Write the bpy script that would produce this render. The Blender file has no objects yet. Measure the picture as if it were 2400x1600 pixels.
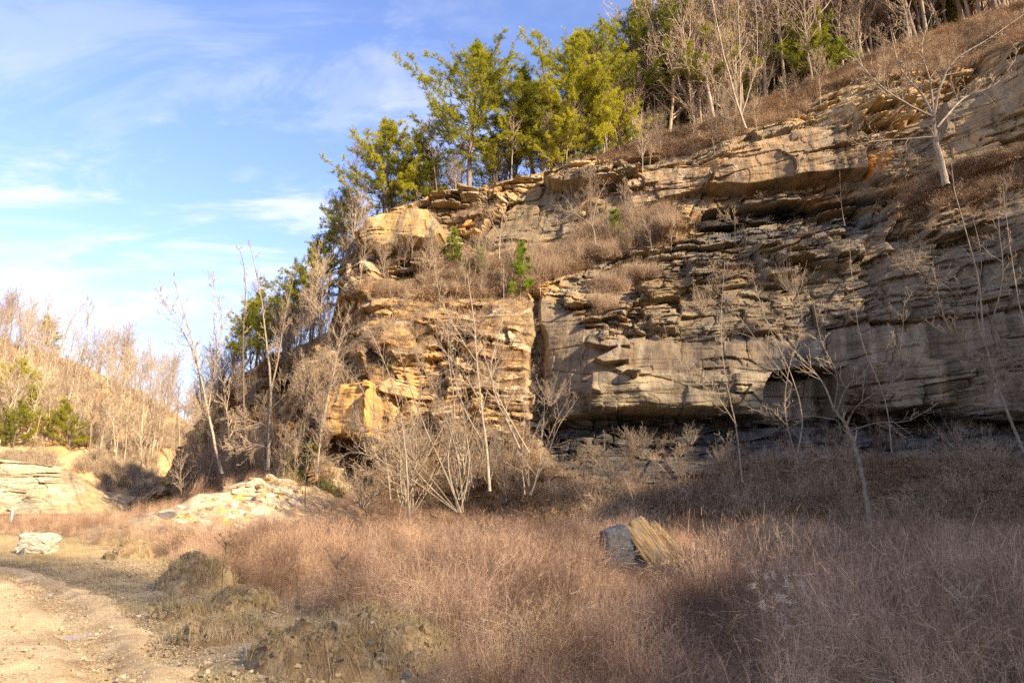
import bpy, math, random
import numpy as np
from mathutils import Vector, Matrix, Euler
C = bpy.context; SC = C.scene; COL = SC.collection
R = math.radians
# ---------------------------------------------------------------- camera, sky, sun, exposure
EYE = 1.6; PITCH = math.atan(380/1600)
cam_d = bpy.data.cameras.new("camera"); cam_d.sensor_width = 36; cam_d.lens = 24
cam_d.clip_start = 0.1; cam_d.clip_end = 3000
cam = bpy.data.objects.new("camera", cam_d); COL.objects.link(cam)
cam.location = (0, 0, EYE); cam.rotation_euler = (R(90)+PITCH, 0, 0)
SC.camera = cam
SUN_EL = R(25); SUN_AZ = R(133)          # azimuth clockwise from +Y : behind the camera, to the right
SDIR = np.array([math.sin(SUN_AZ)*math.cos(SUN_EL), math.cos(SUN_AZ)*math.cos(SUN_EL), math.sin(SUN_EL)])
SC.view_settings.view_transform = 'Standard'; SC.view_settings.look = 'None'
SC.view_settings.gamma = 1; SC.view_settings.use_curve_mapping = False
SC.view_settings.exposure = 1.5
sd = bpy.data.lights.new("sun", 'SUN'); sd.energy = 4.6; sd.angle = R(0.5); sd.color = (1.0, 0.84, 0.62)
sun = bpy.data.objects.new("sun", sd); COL.objects.link(sun)
sun.rotation_euler = Vector(SDIR).to_track_quat('Z', 'Y').to_euler(); sun.location = (40, -40, 60)

def world():
    w = bpy.data.worlds.new("World"); SC.world = w; w.use_nodes = True
    nt = w.node_tree; N = nt.nodes; L = nt.links; N.clear()
    out = N.new('ShaderNodeOutputWorld'); bg = N.new('ShaderNodeBackground'); bg.inputs[1].default_value = 0.105
    sky = N.new('ShaderNodeTexSky'); sky.sky_type = 'NISHITA'; sky.sun_disc = False
    sky.sun_elevation = SUN_EL; sky.sun_rotation = SUN_AZ; sky.altitude = 300
    sky.air_density = 1.1; sky.dust_density = 0.6; sky.ozone_density = 2.0
    tc = N.new('ShaderNodeTexCoord')
    def vm(op, a, b=None):
        n = N.new('ShaderNodeVectorMath'); n.operation = op
        for k, v in ((0, a), (1, b)):
            if v is None: continue
            if isinstance(v, (tuple, list)): n.inputs[k].default_value = v
            else: L.new(v, n.inputs[k])
        return n.outputs[0]
    def m(op, a, b=None, c=None, clamp=False):
        n = N.new('ShaderNodeMath'); n.operation = op; n.use_clamp = clamp
        for k, v in ((0, a), (1, b), (2, c)):
            if v is None: continue
            if isinstance(v, (int, float)): n.inputs[k].default_value = v
            else: L.new(v, n.inputs[k])
        return n.outputs[0]
    sep = N.new('ShaderNodeSeparateXYZ'); L.new(tc.outputs['Generated'], sep.inputs[0])
    x, y, z = sep.outputs
    zz = m('ADD', m('MAXIMUM', z, 0.0), 0.22)
    comb = N.new('ShaderNodeCombineXYZ'); L.new(m('DIVIDE', x, zz), comb.inputs[0]); L.new(m('DIVIDE', y, zz), comb.inputs[1])
    # wisps drawn out along one wind direction on the cloud layer
    def wisps(rot, sx, sy, scale, lo, hi, det=10, dist=0.7, off=(0, 0, 0)):
        mp = N.new('ShaderNodeMapping'); L.new(comb.outputs[0], mp.inputs[0])
        mp.inputs['Rotation'].default_value = (0, 0, R(rot)); mp.inputs['Scale'].default_value = (sx, sy, 1); mp.inputs['Location'].default_value = off
        n = N.new('ShaderNodeTexNoise'); L.new(mp.outputs[0], n.inputs['Vector'])
        n.inputs['Scale'].default_value = scale; n.inputs['Detail'].default_value = det; n.inputs['Roughness'].default_value = 0.63; n.inputs['Distortion'].default_value = dist
        mr = N.new('ShaderNodeMapRange'); mr.interpolation_type = 'SMOOTHSTEP'; L.new(n.outputs[0], mr.inputs[0])
        mr.inputs[1].default_value = lo; mr.inputs[2].default_value = hi
        return mr.outputs[0]
    a = wisps(100, 0.8, 1.9, 2.6, 0.42, 0.63, off=(1.7, 0.6, 0))
    b = wisps(-50, 0.8, 1.3, 1.2, 0.38, 0.66, det=5, dist=1.0, off=(4.2, 2.1, 0))
    lowmr = N.new('ShaderNodeMapRange'); lowmr.interpolation_type = 'SMOOTHSTEP'; L.new(z, lowmr.inputs[0])
    lowmr.inputs[1].default_value = 0.36; lowmr.inputs[2].default_value = 0.12
    sheet = wisps(12, 0.3, 2.4, 1.2, 0.38, 0.70, det=7, dist=0.5, off=(0.3, 3.3, 0))
    left = N.new('ShaderNodeMapRange'); left.interpolation_type = 'SMOOTHSTEP'; L.new(x, left.inputs[0])
    left.inputs[1].default_value = 0.25; left.inputs[2].default_value = -0.35
    low = m('MULTIPLY', m('MULTIPLY', lowmr.outputs[0], m('MULTIPLY_ADD', sheet, 0.55, 0.45)), 0.95)
    hi = m('MULTIPLY', m('MULTIPLY', a, m('MULTIPLY_ADD', b, 0.75, 0.25)), m('MULTIPLY_ADD', left.outputs[0], 0.75, 0.15))
    tint = N.new('ShaderNodeMix'); tint.data_type = 'RGBA'; tint.blend_type = 'MULTIPLY'; tint.inputs[0].default_value = 1.0
    L.new(sky.outputs[0], tint.inputs[6]); tint.inputs[7].default_value = (1.03, 0.97, 1.2, 1)
    haze_c = N.new('ShaderNodeMix'); haze_c.data_type = 'RGBA'; L.new(sheet, haze_c.inputs[0]); haze_c.inputs[6].default_value = (1.9, 2.45, 3.5, 1); haze_c.inputs[7].default_value = (3.5, 3.6, 3.8, 1)
    mix0 = N.new('ShaderNodeMix'); mix0.data_type = 'RGBA'; L.new(low, mix0.inputs[0]); L.new(tint.outputs[2], mix0.inputs[6]); L.new(haze_c.outputs[2], mix0.inputs[7])
    mix = N.new('ShaderNodeMix'); mix.data_type = 'RGBA'; L.new(m('MULTIPLY', hi, 0.95, clamp=True), mix.inputs[0]); L.new(mix0.outputs[2], mix.inputs[6]); mix.inputs[7].default_value = (4.0, 4.0, 4.2, 1)
    L.new(mix.outputs[2], bg.inputs[0]); L.new(bg.outputs[0], out.inputs[0])
world()
SC.cycles.max_bounces = 5; SC.cycles.diffuse_bounces = 3; SC.cycles.glossy_bounces = 2
SC.cycles.transmission_bounces = 3; SC.cycles.transparent_max_bounces = 4
SC.cycles.use_adaptive_sampling = True; SC.cycles.adaptive_threshold = 0.012
SC.cycles.use_denoising = False
SC.cycles.sample_clamp_indirect = 6
try:
    SC.cycles.denoiser = 'OPENIMAGEDENOISE'; SC.cycles.denoising_prefilter = 'ACCURATE'
except Exception: pass

# ---------------------------------------------------------------- numeric helpers
def h1(i, seed=0):
    i = (np.asarray(i).astype(np.int64) * 374761393 + seed * 668265263) & 0xffffffff
    i = ((i ^ (i >> 13)) * 1274126177) & 0xffffffff
    i = ((i ^ (i >> 16)) * 2246822519) & 0xffffffff
    return (i ^ (i >> 13)) / 4294967296.0
def h2(i, j, seed=0):
    return h1(np.asarray(i).astype(np.int64) * 73856093 + np.asarray(j).astype(np.int64) * 19349663, seed)
def vn(x, y, seed=0):
    x = np.asarray(x, float); y = np.asarray(y, float)
    xi = np.floor(x); yi = np.floor(y); fx = x-xi; fy = y-yi
    fx = fx*fx*(3-2*fx); fy = fy*fy*(3-2*fy)
    a = h2(xi, yi, seed); b = h2(xi+1, yi, seed); c = h2(xi, yi+1, seed); d = h2(xi+1, yi+1, seed)
    return (a+(b-a)*fx) + ((c+(d-c)*fx)-(a+(b-a)*fx))*fy
def fbm(x, y, seed=0, oct=4, gain=0.5):
    s = 0; a = 1; t = 0
    for k in range(oct):
        s = s + a*(vn(x*2**k+17.3*k, y*2**k-9.1*k, seed+k)*2-1); t += a; a *= gain
    return s/t
def sm(a, b, x):
    t = np.clip((x-a)/(b-a), 0, 1); return t*t*(3-2*t)
def unproj(px, py, Y):
    x = (np.asarray(px, float)-1200)/1600; y = (800-np.asarray(py, float))/1600
    t = Y/(math.cos(PITCH)-y*math.sin(PITCH))
    return t*x, Y+0*t, EYE+t*(math.sin(PITCH)+y*math.cos(PITCH))
def proj(X, Y, Z):
    z = np.asarray(Z)-EYE; c, s = math.cos(PITCH), math.sin(PITCH)
    d = Y*c+z*s; u = -Y*s+z*c
    return 1200+1600*X/d, 800-1600*u/d
def gpt(px, py, z=0.0):      # point of the flat ground under a pixel
    y = (800-py)/1600; e = (math.sin(PITCH)+y*math.cos(PITCH))/(math.cos(PITCH)-y*math.sin(PITCH))
    Y = (z-EYE)/e; X, _, _ = unproj(px, py, Y); return float(X), float(Y)
def polydist(px, py, poly):
    """signed distance, positive inside"""
    poly = np.asarray(poly, float); d = np.full(px.shape, 1e9); ins = np.zeros(px.shape, bool)
    n = len(poly)
    for i in range(n):
        ax, ay = poly[i]; bx, by = poly[(i+1) % n]
        ex, ey = bx-ax, by-ay; wx, wy = px-ax, py-ay
        t = np.clip((wx*ex+wy*ey)/(ex*ex+ey*ey+1e-9), 0, 1)
        d = np.minimum(d, (wx-ex*t)**2+(wy-ey*t)**2)
        c = ((ay > py) != (by > py)) & (px < (bx-ax)*(py-ay)/((by-ay) if by != ay else 1e-9)+ax)
        ins ^= c
    d = np.sqrt(d); return np.where(ins, d, -d)
def polymask(px, py, poly, soft=4):
    P = np.asarray(poly, float); m = np.zeros(px.shape)
    k = (px > P[:, 0].min()-soft*2) & (px < P[:, 0].max()+soft*2) & (py > P[:, 1].min()-soft*2) & (py < P[:, 1].max()+soft*2)
    if k.any(): m[k] = sm(-soft, soft, polydist(px[k], py[k], P))
    return m
class TPS:
    def __init__(s, pts, smooth=0.0):
        P = np.asarray(pts, float); s.p = P[:, :2]/300; v = P[:, 2]; n = len(v)
        d = np.linalg.norm(s.p[:, None]-s.p[None], axis=2); K = s.k(d)+smooth*np.eye(n)
        A = np.zeros((n+3, n+3)); A[:n, :n] = K; A[:n, n] = 1; A[:n, n+1:] = s.p; A[n, :n] = 1; A[n+1:, :n] = s.p.T
        s.w = np.linalg.solve(A, np.concatenate([v, [0, 0, 0]]))
    @staticmethod
    def k(d): return -d          # bi-harmonic "linear" kernel: no overshoot
    def __call__(s, x, y):
        x = np.asarray(x, float)/300; y = np.asarray(y, float)/300; r = s.w[-3]+s.w[-2]*x+s.w[-1]*y
        for (a, b), w in zip(s.p, s.w): r = r+w*s.k(np.sqrt((x-a)**2+(y-b)**2))
        return r

# ---------------------------------------------------------------- object helpers
def tag(o, label=None, cat=None, group=None, kind=None):
    if label: o['label'] = label
    if cat: o['category'] = cat
    if group: o['group'] = group
    if kind: o['kind'] = kind
    return o
def mesh_np(name, V, F, col=None, smooth=False, uvattr=None):
    me = bpy.data.meshes.new(name); V = np.asarray(V, np.float32); F = np.asarray(F, np.int32)
    k = F.shape[1]
    me.vertices.add(len(V)); me.vertices.foreach_set('co', V.ravel())
    me.loops.add(F.size); me.loops.foreach_set('vertex_index', F.ravel())
    me.polygons.add(len(F)); me.polygons.foreach_set('loop_start', np.arange(len(F), dtype=np.int32)*k)
    if smooth: me.polygons.foreach_set('use_smooth', np.ones(len(F), bool))
    me.update(calc_edges=True)
    if not smooth: me.shade_flat()
    if col is not None:
        at = me.color_attributes.new('tint', 'FLOAT_COLOR', 'POINT')
        c = np.ones((len(V), 4), np.float32); c[:, :np.shape(col)[1]] = col; at.data.foreach_set('color', c.ravel())
    return me
def grid_faces(nr, nc):
    i = np.arange((nr-1)*(nc-1)); r = i//(nc-1); c = i % (nc-1); a = r*nc+c
    return np.stack([a, a+1, a+nc+1, a+nc], 1)
def add(name, me, mat=None, parent=None):
    if mat and not me.materials: me.materials.append(mat)
    o = bpy.data.objects.new(name, me); COL.objects.link(o)
    if parent: o.parent = parent
    return o
def empty(name, loc=(0, 0, 0), rz=0):
    o = bpy.data.objects.new(name, None); COL.objects.link(o); o.location = loc; o.rotation_euler = (0, 0, rz)
    o.empty_display_size = 0.3; return o

# ---------------------------------------------------------------- materials
def nmat(name, rough=0.9, spec=0.2):
    m = bpy.data.materials.new(name); m.use_nodes = True; nt = m.node_tree
    b = nt.nodes['Principled BSDF']; b.inputs['Roughness'].default_value = rough
    b.inputs['Specular IOR Level'].default_value = spec
    return m, nt, b
def noise(nt, scale, detail=5, rough=0.6, vec=None, stretch=None, dist=0):
    N = nt.nodes; L = nt.links
    n = N.new('ShaderNodeTexNoise'); n.inputs['Scale'].default_value = scale; n.inputs['Detail'].default_value = detail
    n.inputs['Roughness'].default_value = rough; n.inputs['Distortion'].default_value = dist
    if vec is None:
        tc = N.new('ShaderNodeTexCoord'); vec = tc.outputs['Object']
    if stretch:
        mp = N.new('ShaderNodeMapping'); mp.inputs['Scale'].default_value = stretch; L.new(vec, mp.inputs[0]); vec = mp.outputs[0]
    L.new(vec, n.inputs['Vector']); return n.outputs[0]
def ramp(nt, fac, stops):
    n = nt.nodes.new('ShaderNodeValToRGB'); nt.links.new(fac, n.inputs[0]); e = n.color_ramp.elements
    while len(e) < len(stops): e.new(0.5)
    for k, (p, c) in enumerate(stops):
        e[k].position = p; e[k].color = (*c, 1) if len(c) == 3 else c
    return n.outputs[0]
def mixc(nt, a, b, fac=1.0, mode='MULTIPLY'):
    n = nt.nodes.new('ShaderNodeMix'); n.data_type = 'RGBA'; n.blend_type = mode
    for s, v in ((0, fac), (6, a), (7, b)):
        if isinstance(v, (int, float)): n.inputs[s].default_value = v
        elif isinstance(v, tuple): n.inputs[s].default_value = (*v, 1)
        else: nt.links.new(v, n.inputs[s])
    return n.outputs[2]
def bump(nt, b, h, strength=0.5, dist=0.05):
    n = nt.nodes.new('ShaderNodeBump'); n.inputs['Strength'].default_value = strength; n.inputs['Distance'].default_value = dist
    nt.links.new(h, n.inputs['Height']); nt.links.new(n.outputs[0], b.inputs['Normal'])
def addv(nt, a, b, ka=1.0, kb=1.0):
    n = nt.nodes.new('ShaderNodeMath'); n.operation = 'MULTIPLY'; nt.links.new(a, n.inputs[0]); n.inputs[1].default_value = ka
    m = nt.nodes.new('ShaderNodeMath'); m.operation = 'MULTIPLY_ADD'; nt.links.new(b, m.inputs[0]); m.inputs[1].default_value = kb; nt.links.new(n.outputs[0], m.inputs[2])
    return m.outputs[0]
def rock_mat(name, attr=True, base=(0.33, 0.25, 0.16), fine=1.0):
    m, nt, b = nmat(name, 0.92, 0.15)
    if attr:
        a = nt.nodes.new('ShaderNodeAttribute'); a.attribute_name = 'tint'; c = a.outputs['Color']
    else: c = base
    bed = noise(nt, 2.6*fine, 8, 0.7, stretch=(0.22, 0.22, 3.2), dist=0.8)
    blot = noise(nt, 0.9*fine, 7, 0.65)
    if attr:
        q = nt.nodes.new('ShaderNodeMix'); q.data_type = 'FLOAT'; nt.links.new(a.outputs['Alpha'], q.inputs[0]); q.inputs[2].default_value = 0.5; nt.links.new(bed, q.inputs[3])
        cut = noise(nt, 1.1, 7, 0.65, stretch=(1.4, 1.4, 0.16)); q2 = nt.nodes.new('ShaderNodeMix'); q2.data_type = 'FLOAT'; nt.links.new(a.outputs['Alpha'], q2.inputs[0]); nt.links.new(cut, q2.inputs[2]); q2.inputs[3].default_value = 0.5
        bed = addv(nt, q.outputs[0], addv(nt, q2.outputs[0], q2.outputs[0], 0.5, 0.5), 1.0, 1.0)
        h_ = nt.nodes.new('ShaderNodeMath'); h_.operation = 'SUBTRACT'; nt.links.new(bed, h_.inputs[0]); h_.inputs[1].default_value = 0.5; bed = h_.outputs[0]
    c = mixc(nt, c, ramp(nt, bed, [(0.28, (0.55, 0.53, 0.5)), (0.5, (0.98, 0.98, 0.98)), (0.72, (1.3, 1.26, 1.2))]))
    c = mixc(nt, c, ramp(nt, blot, [(0.3, (0.6, 0.58, 0.58)), (0.5, (1, 1, 1)), (0.7, (1.25, 1.16, 0.98))]))
    nt.links.new(c, b.inputs['Base Color'])
    g = noise(nt, 9*fine, 8, 0.75)
    bump(nt, b, addv(nt, bed, g, 1.0, 0.55), 0.9, 0.12/fine)
    return m
def ground_mat(name, base=None, amt=0.4, gs=30, bd=0.03, tones=None):
    m, nt, b = nmat(name, 0.95, 0.1)
    if base is None:
        a = nt.nodes.new('ShaderNodeAttribute'); a.attribute_name = 'tint'; c = a.outputs['Color']
    else: c = base
    t = noise(nt, gs, 8, 0.7); t2 = noise(nt, 1.3, 6, 0.65)
    c = mixc(nt, c, ramp(nt, t, [(0.3, (0.5, 0.48, 0.45)), (0.5, (1, 1, 1)), (0.72, (1.5, 1.45, 1.35))]), amt*1.6)
    c = mixc(nt, c, ramp(nt, t2, [(0.3, (0.72, 0.72, 0.7)), (0.5, (1, 1, 1)), (0.7, (1.2, 1.18, 1.1))]), 0.8)
    nt.links.new(c, b.inputs['Base Color']); bump(nt, b, addv(nt, t, t2, 1, 0.5), 0.8, bd)
    return m
def plant_mat(name, ca, cb, rough=0.8, trans=0.0, scale=3.0, cc=None, bark=False, nw=0.5):
    """two or three tones mixed by a per-object random number, a per-blade random number and a soft noise"""
    m, nt, b = nmat(name, rough, 0.15); N = nt.nodes; L = nt.links
    oi = N.new('ShaderNodeObjectInfo'); ge = N.new('ShaderNodeNewGeometry'); n = noise(nt, scale, 4, 0.6, vec=ge.outputs['Position'])
    wa, wb, wc = 0.45, 1.8*nw, 0.45
    f = addv(nt, oi.outputs['Random'], n, wa, wb); f = addv(nt, f, ge.outputs['Random Per Island'], 1.0, wc)
    ad = N.new('ShaderNodeMath'); L.new(f, ad.inputs[0]); ad.inputs[1].default_value = 0.64-(wa+wb+wc)/2; f = ad.outputs[0]
    st = [(0.35, ca), (0.95, cb)] if cc is None else [(0.3, ca), (0.65, cb), (1.0, cc)]
    c = ramp(nt, f, st)
    if bark: c = mixc(nt, c, ramp(nt, noise(nt, 14, 6, 0.7, stretch=(1, 1, 0.35)), [(0.32, (0.42, 0.4, 0.38)), (0.5, (1, 1, 1)), (0.7, (1.3, 1.28, 1.2))]))
    L.new(c, b.inputs['Base Color'])
    if trans > 0:
        t = N.new('ShaderNodeBsdfTranslucent'); L.new(c, t.inputs[0]); mx = N.new('ShaderNodeMixShader'); mx.inputs[0].default_value = trans
        L.new(b.outputs[0], mx.inputs[1]); L.new(t.outputs[0], mx.inputs[2])
        L.new(mx.outputs[0], N['Material Output'].inputs[0])
    return m
M_rock = rock_mat('cliff_rock'); M_ground = ground_mat('earth', None, 0.55, 60, 0.02)
M_far = ground_mat('leaf_litter_far', None, 0.35, 1.2, 0.4)
M_bark_pale = plant_mat('bark_pale', (0.22, 0.17, 0.12), (0.36, 0.29, 0.21), 0.9, scale=2, bark=True)
M_bark_far = plant_mat('bark_tan', (0.30, 0.22, 0.14), (0.62, 0.52, 0.37), 0.9, scale=0.5, bark=True)
M_bark_dark = plant_mat('bark_dark', (0.10, 0.075, 0.055), (0.24, 0.18, 0.13), 0.9, scale=2, bark=True)
M_twig = plant_mat('twigs', (0.24, 0.165, 0.105), (0.48, 0.36, 0.24), 0.9, scale=1)
M_twig_far = plant_mat('twigs_far', (0.24, 0.165, 0.10), (0.50, 0.38, 0.24), 0.9, scale=0.4)
M_pine = plant_mat('pine_needles', (0.10, 0.12, 0.015), (0.38, 0.36, 0.03), 0.6, 0.45, 0.9, cc=(0.64, 0.57, 0.05))
M_pine_young = plant_mat('young_pine_needles', (0.09, 0.14, 0.012), (0.24, 0.30, 0.025), 0.6, 0.3, 1.0, cc=(0.4, 0.42, 0.04))
M_grass = plant_mat('broom_grass', (0.12, 0.07, 0.042), (0.34, 0.205, 0.13), 0.85, 0.2, 0.7, cc=(0.70, 0.47, 0.29), nw=1.3)
M_gold = plant_mat('golden_grass', (0.30, 0.18, 0.09), (0.55, 0.37, 0.2), 0.85, 0.25, 0.8, cc=(0.75, 0.56, 0.35))
M_straw = plant_mat('straw', (0.20, 0.135, 0.07), (0.42, 0.31, 0.17), 0.9, 0.2, 0.8, cc=(0.6, 0.48, 0.3))
M_mat = plant_mat('matted_straw', (0.16, 0.105, 0.055), (0.36, 0.25, 0.135), 0.9, 0.2, 2.5, cc=(0.62, 0.46, 0.27))
M_short = plant_mat('short_grass', (0.19, 0.155, 0.05), (0.42, 0.32, 0.14), 0.85, 0.2, 0.4, cc=(0.58, 0.45, 0.22))
M_brush = plant_mat('dead_brush', (0.18, 0.11, 0.065), (0.42, 0.29, 0.18), 0.9, 0.15, 0.7, cc=(0.62, 0.47, 0.31))
M_leaf = plant_mat('dead_leaves', (0.13, 0.075, 0.04), (0.34, 0.20, 0.10), 0.8, 0.2, 0.6, cc=(0.46, 0.31, 0.18))
M_vine = plant_mat('vine_leaves', (0.10, 0.12, 0.02), (0.27, 0.27, 0.045), 0.6, 0.25, 1.0)
M_seed = plant_mat('seed_fluff', (0.5, 0.38, 0.25), (0.8, 0.66, 0.48), 0.95, 0.4, 1.0)

# ---------------------------------------------------------------- the cliff, a sheet with true depth
CP = [ # pixel x, pixel y, distance in metres
 (100,1250,100),(250,1240,90),(380,1130,88),(420,1080,82),(420,1200,72),(500,1200,63),(520,900,84),(500,1000,72),(560,1060,63),(560,1200,57),(640,830,76),(640,950,62),(640,1080,54),
 (700,900,54),(700,1000,50.5),(700,1080,47),(700,1180,44.5),(790,1180,44),(770,780,60),(790,850,50),(760,1020,46.5),(740,870,53),
 (790,640,62),(800,600,64),(840,1000,45),(840,900,45.5),(840,1100,46),(850,1180,44),(850,780,46.5),(870,700,49),
 (950,1200,42.5),(950,1080,44),(950,950,44.8),(950,850,45.2),(950,750,46.5),(950,690,48),
 (1080,1200,42),(1080,1080,43.5),(1080,950,44.5),(1080,850,45),(1080,750,46),(1080,690,47.5),
 (1200,1200,38),(1190,1080,41.5),(1190,950,43.5),(1190,850,44),(1190,750,45),(1190,690,46.8),
 (900,650,51),(1000,650,51),(1100,650,51),(1200,640,50.5),(880,600,58),(960,600,57.5),(1050,590,56),(1150,590,54.5),
 (900,500,60),(880,540,58.5),(1000,470,59),(1000,540,57.5),(1100,450,59),(1100,540,57),(1200,420,59),(1200,540,56),
 (1250,410,59),(1300,450,56.5),(1280,550,55),(1340,400,57),(1340,540,54),(1400,370,58),(1400,430,54.5),(1400,560,51.5),(1300,620,50.5),
 (1260,700,47.5),(1250,850,45.5),(1250,980,44.2),(1320,900,43),(1390,920,40.8),(1390,820,42),(1320,720,45.5),(1300,1040,42.5),
 (1270,1100,39.5),(1290,1200,35),(1400,1020,42),(1400,1080,39),(1400,1160,35),(1400,1240,31),
 (1500,650,45.5),(1500,590,47.5),(1500,540,50.5),(1500,470,53),(1500,400,54),(1500,330,58),(1500,750,43),(1500,830,41.5),(1500,920,40.5),(1500,1000,42),(1500,1060,40),(1500,1240,31),
 (1700,1240,30),(1700,1100,35.5),(1700,1040,39.5),(1700,990,41.5),(1700,930,40.2),(1700,830,40.8),(1700,740,42.5),(1700,650,44.3),(1700,580,46.2),(1700,545,48.5),(1700,500,50),(1700,440,50),(1700,370,50),(1700,320,52),(1650,295,56),
 (1850,225,56),(1850,270,53),(1850,320,49.5),(1850,430,48),(1850,500,48.5),(1850,550,46),(1850,650,43),(1850,800,40.5),
 (2000,1240,29),(2000,1100,34.5),(2000,1020,38.5),(2000,980,40.5),(2000,920,39),(2000,800,39.5),(2000,700,40.5),(2000,600,42),(2000,540,43.8),(2000,500,46),(2000,430,46),(2000,300,46.5),(2000,250,48),(2000,200,51),(1980,155,55),
 (2100,600,39.5),(2080,700,39.5),(2100,470,42.5),(2100,400,44),(2100,280,45.5),(2100,190,48),(2100,110,54),
 (2200,1240,28),(2200,1100,33),(2200,1030,36),(2200,980,38),(2200,900,37),(2200,700,37.2),(2200,600,38),(2200,500,39),(2200,440,41.5),(2200,300,43.5),(2200,200,45),(2250,60,54),
 (2400,1240,27),(2400,1100,31.5),(2400,1030,34),(2400,985,35.5),(2400,900,34),(2400,700,34.5),(2400,500,35.5),(2400,430,37.5),(2400,380,39),(2400,200,39.5),(2400,110,41.5),(2400,20,50),
 (2800,1240,24),(2800,1100,27),(2800,980,30),(2800,700,29),(2800,400,32),(2800,100,35),(2800,-80,42)]
tps = TPS(CP)
RIM = np.array([(200,1215),(300,1180),(380,1130),(430,1045),(520,905),(640,832),(765,782),(790,700),(798,620),(850,560),(868,512),(900,498),(1000,460),(1100,442),(1250,408),(1400,368),(1500,332),(1650,292),(1800,232),(1950,170),(2100,108),(2250,55),(2400,5),(2800,-120)], float)
def rim(px): return np.interp(px, RIM[:, 0], RIM[:, 1])
NC, NR = 1290, 600
pxs = np.linspace(250, 2720, NC)
vv = np.linspace(0, 1, NR)**1.06
rimy = rim(pxs)+3*fbm(pxs/22, pxs*0, 5, 3)
PX = np.repeat(pxs[None], NR, 0); PY = rimy[None]+vv[:, None]*(1300-rimy[None])
YY = tps(PX, PY); X0, Y0, Z0 = unproj(PX, PY, YY)
# irregular wander of outlines, in picture units
WX = 9*fbm(X0/2.2, Z0/1.6, 11, 4); WY = 6*fbm(X0/2.5, Z0/1.2, 31, 4)
def feat(poly, d, soft=3.0, warp=1.0):
    qx, qy = proj(X0, Y0-d, Z0); return polymask(qx+WX*warp, qy+WY*warp, poly, soft)
P_nose = [(852,556),(862,512),(905,496),(960,484),(1012,486),(1034,510),(1042,545),(1026,552),(960,560),(905,570),(858,564)]
P_slab = [(1278,402),(1330,385),(1400,370),(1450,378),(1495,388),(1500,402),(1450,412),(1400,414),(1340,424),(1290,420)]
P_C = [(1662,428),(1690,392),(1720,360),(1800,322),(1900,298),(2000,288),(2040,298),(2048,392),(1950,402),(1850,416),(1760,432)]
P_C2 = [(2040,380),(2080,365),(2130,372),(2130,412),(2060,418)]
P_D = [(1470,430),(1500,405),(1560,395),(1668,388),(1672,430),(1640,448),(1560,466),(1490,488)]
P_E = [(1530,512),(1600,482),(1700,466),(1850,452),(1990,440),(2110,420),(2115,455),(2050,478),(1900,500),(1750,505),(1640,522),(1560,546)]
P_coal = [(1610,545),(1640,522),(1750,508),(1900,502),(2080,478),(2110,478),(2050,502),(1900,524),(1760,545),(1620,558)]
P_F = [(1280,984),(1388,962),(1392,872),(1500,866),(1640,880),(1740,872),(1920,868),(1945,862),(2000,850),(2200,840),(2400,835),(2800,820),(2800,990),(2400,984),(2230,975),(2160,955),(2060,966),(1930,982),(1800,972),(1640,966),(1510,957),(1400,968)]
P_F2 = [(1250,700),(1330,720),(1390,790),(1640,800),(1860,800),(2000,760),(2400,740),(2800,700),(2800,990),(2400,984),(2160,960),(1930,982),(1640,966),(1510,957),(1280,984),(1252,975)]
P_shale = [(1262,1000),(1400,970),(1640,966),(1900,980),(2160,965),(2400,988),(2800,995),(2800,1090),(2400,1075),(2200,1065),(2000,1070),(1850,1075),(1700,1075),(1550,1090),(1430,1110),(1290,1110),(1270,1060)]
P_alc = [(1748,1000),(1758,920),(1782,888),(1860,874),(1935,880),(1938,925),(1918,1000)]
P_crack = [(1240,690),(1262,700),(1258,760),(1278,820),(1270,900),(1290,960),(1282,1005),(1250,1000),(1256,920),(1238,850),(1248,770)]
P_J = [(762,1008),(772,912),(800,895),(868,888),(886,905),(884,1024),(832,1026)]
P_K = [(2205,400),(2222,240),(2300,170),(2420,108),(2720,0),(2800,0),(2800,330),(2420,366),(2300,398)]
P_M = [(792,1040),(838,1036),(886,1036),(900,1100),(870,1172),(822,1176),(812,1100)]
P_N = [(962,602),(990,596),(1014,606),(1012,624),(985,636),(968,626)]
P_O = [(1130,560),(1180,500),(1230,462),(1300,432),(1350,434),(1362,470),(1350,560),(1290,585),(1200,580)]
P_O2 = [(1380,545),(1400,470),(1500,430),(1540,440),(1500,520),(1420,560)]
P_P = [(2010,580),(2070,560),(2100,500),(2160,480),(2180,520),(2120,580),(2070,620),(2030,680),(2000,660)]
P_vine = [(670,1180),(680,1080),(740,1045),(800,1050),(806,1180)]
P_G2 = [(525,980),(530,930),(590,915),(600,960),(580,1000)]
P_G3 = [(655,1020),(665,960),(690,940),(690,990),(675,1030)]
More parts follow.
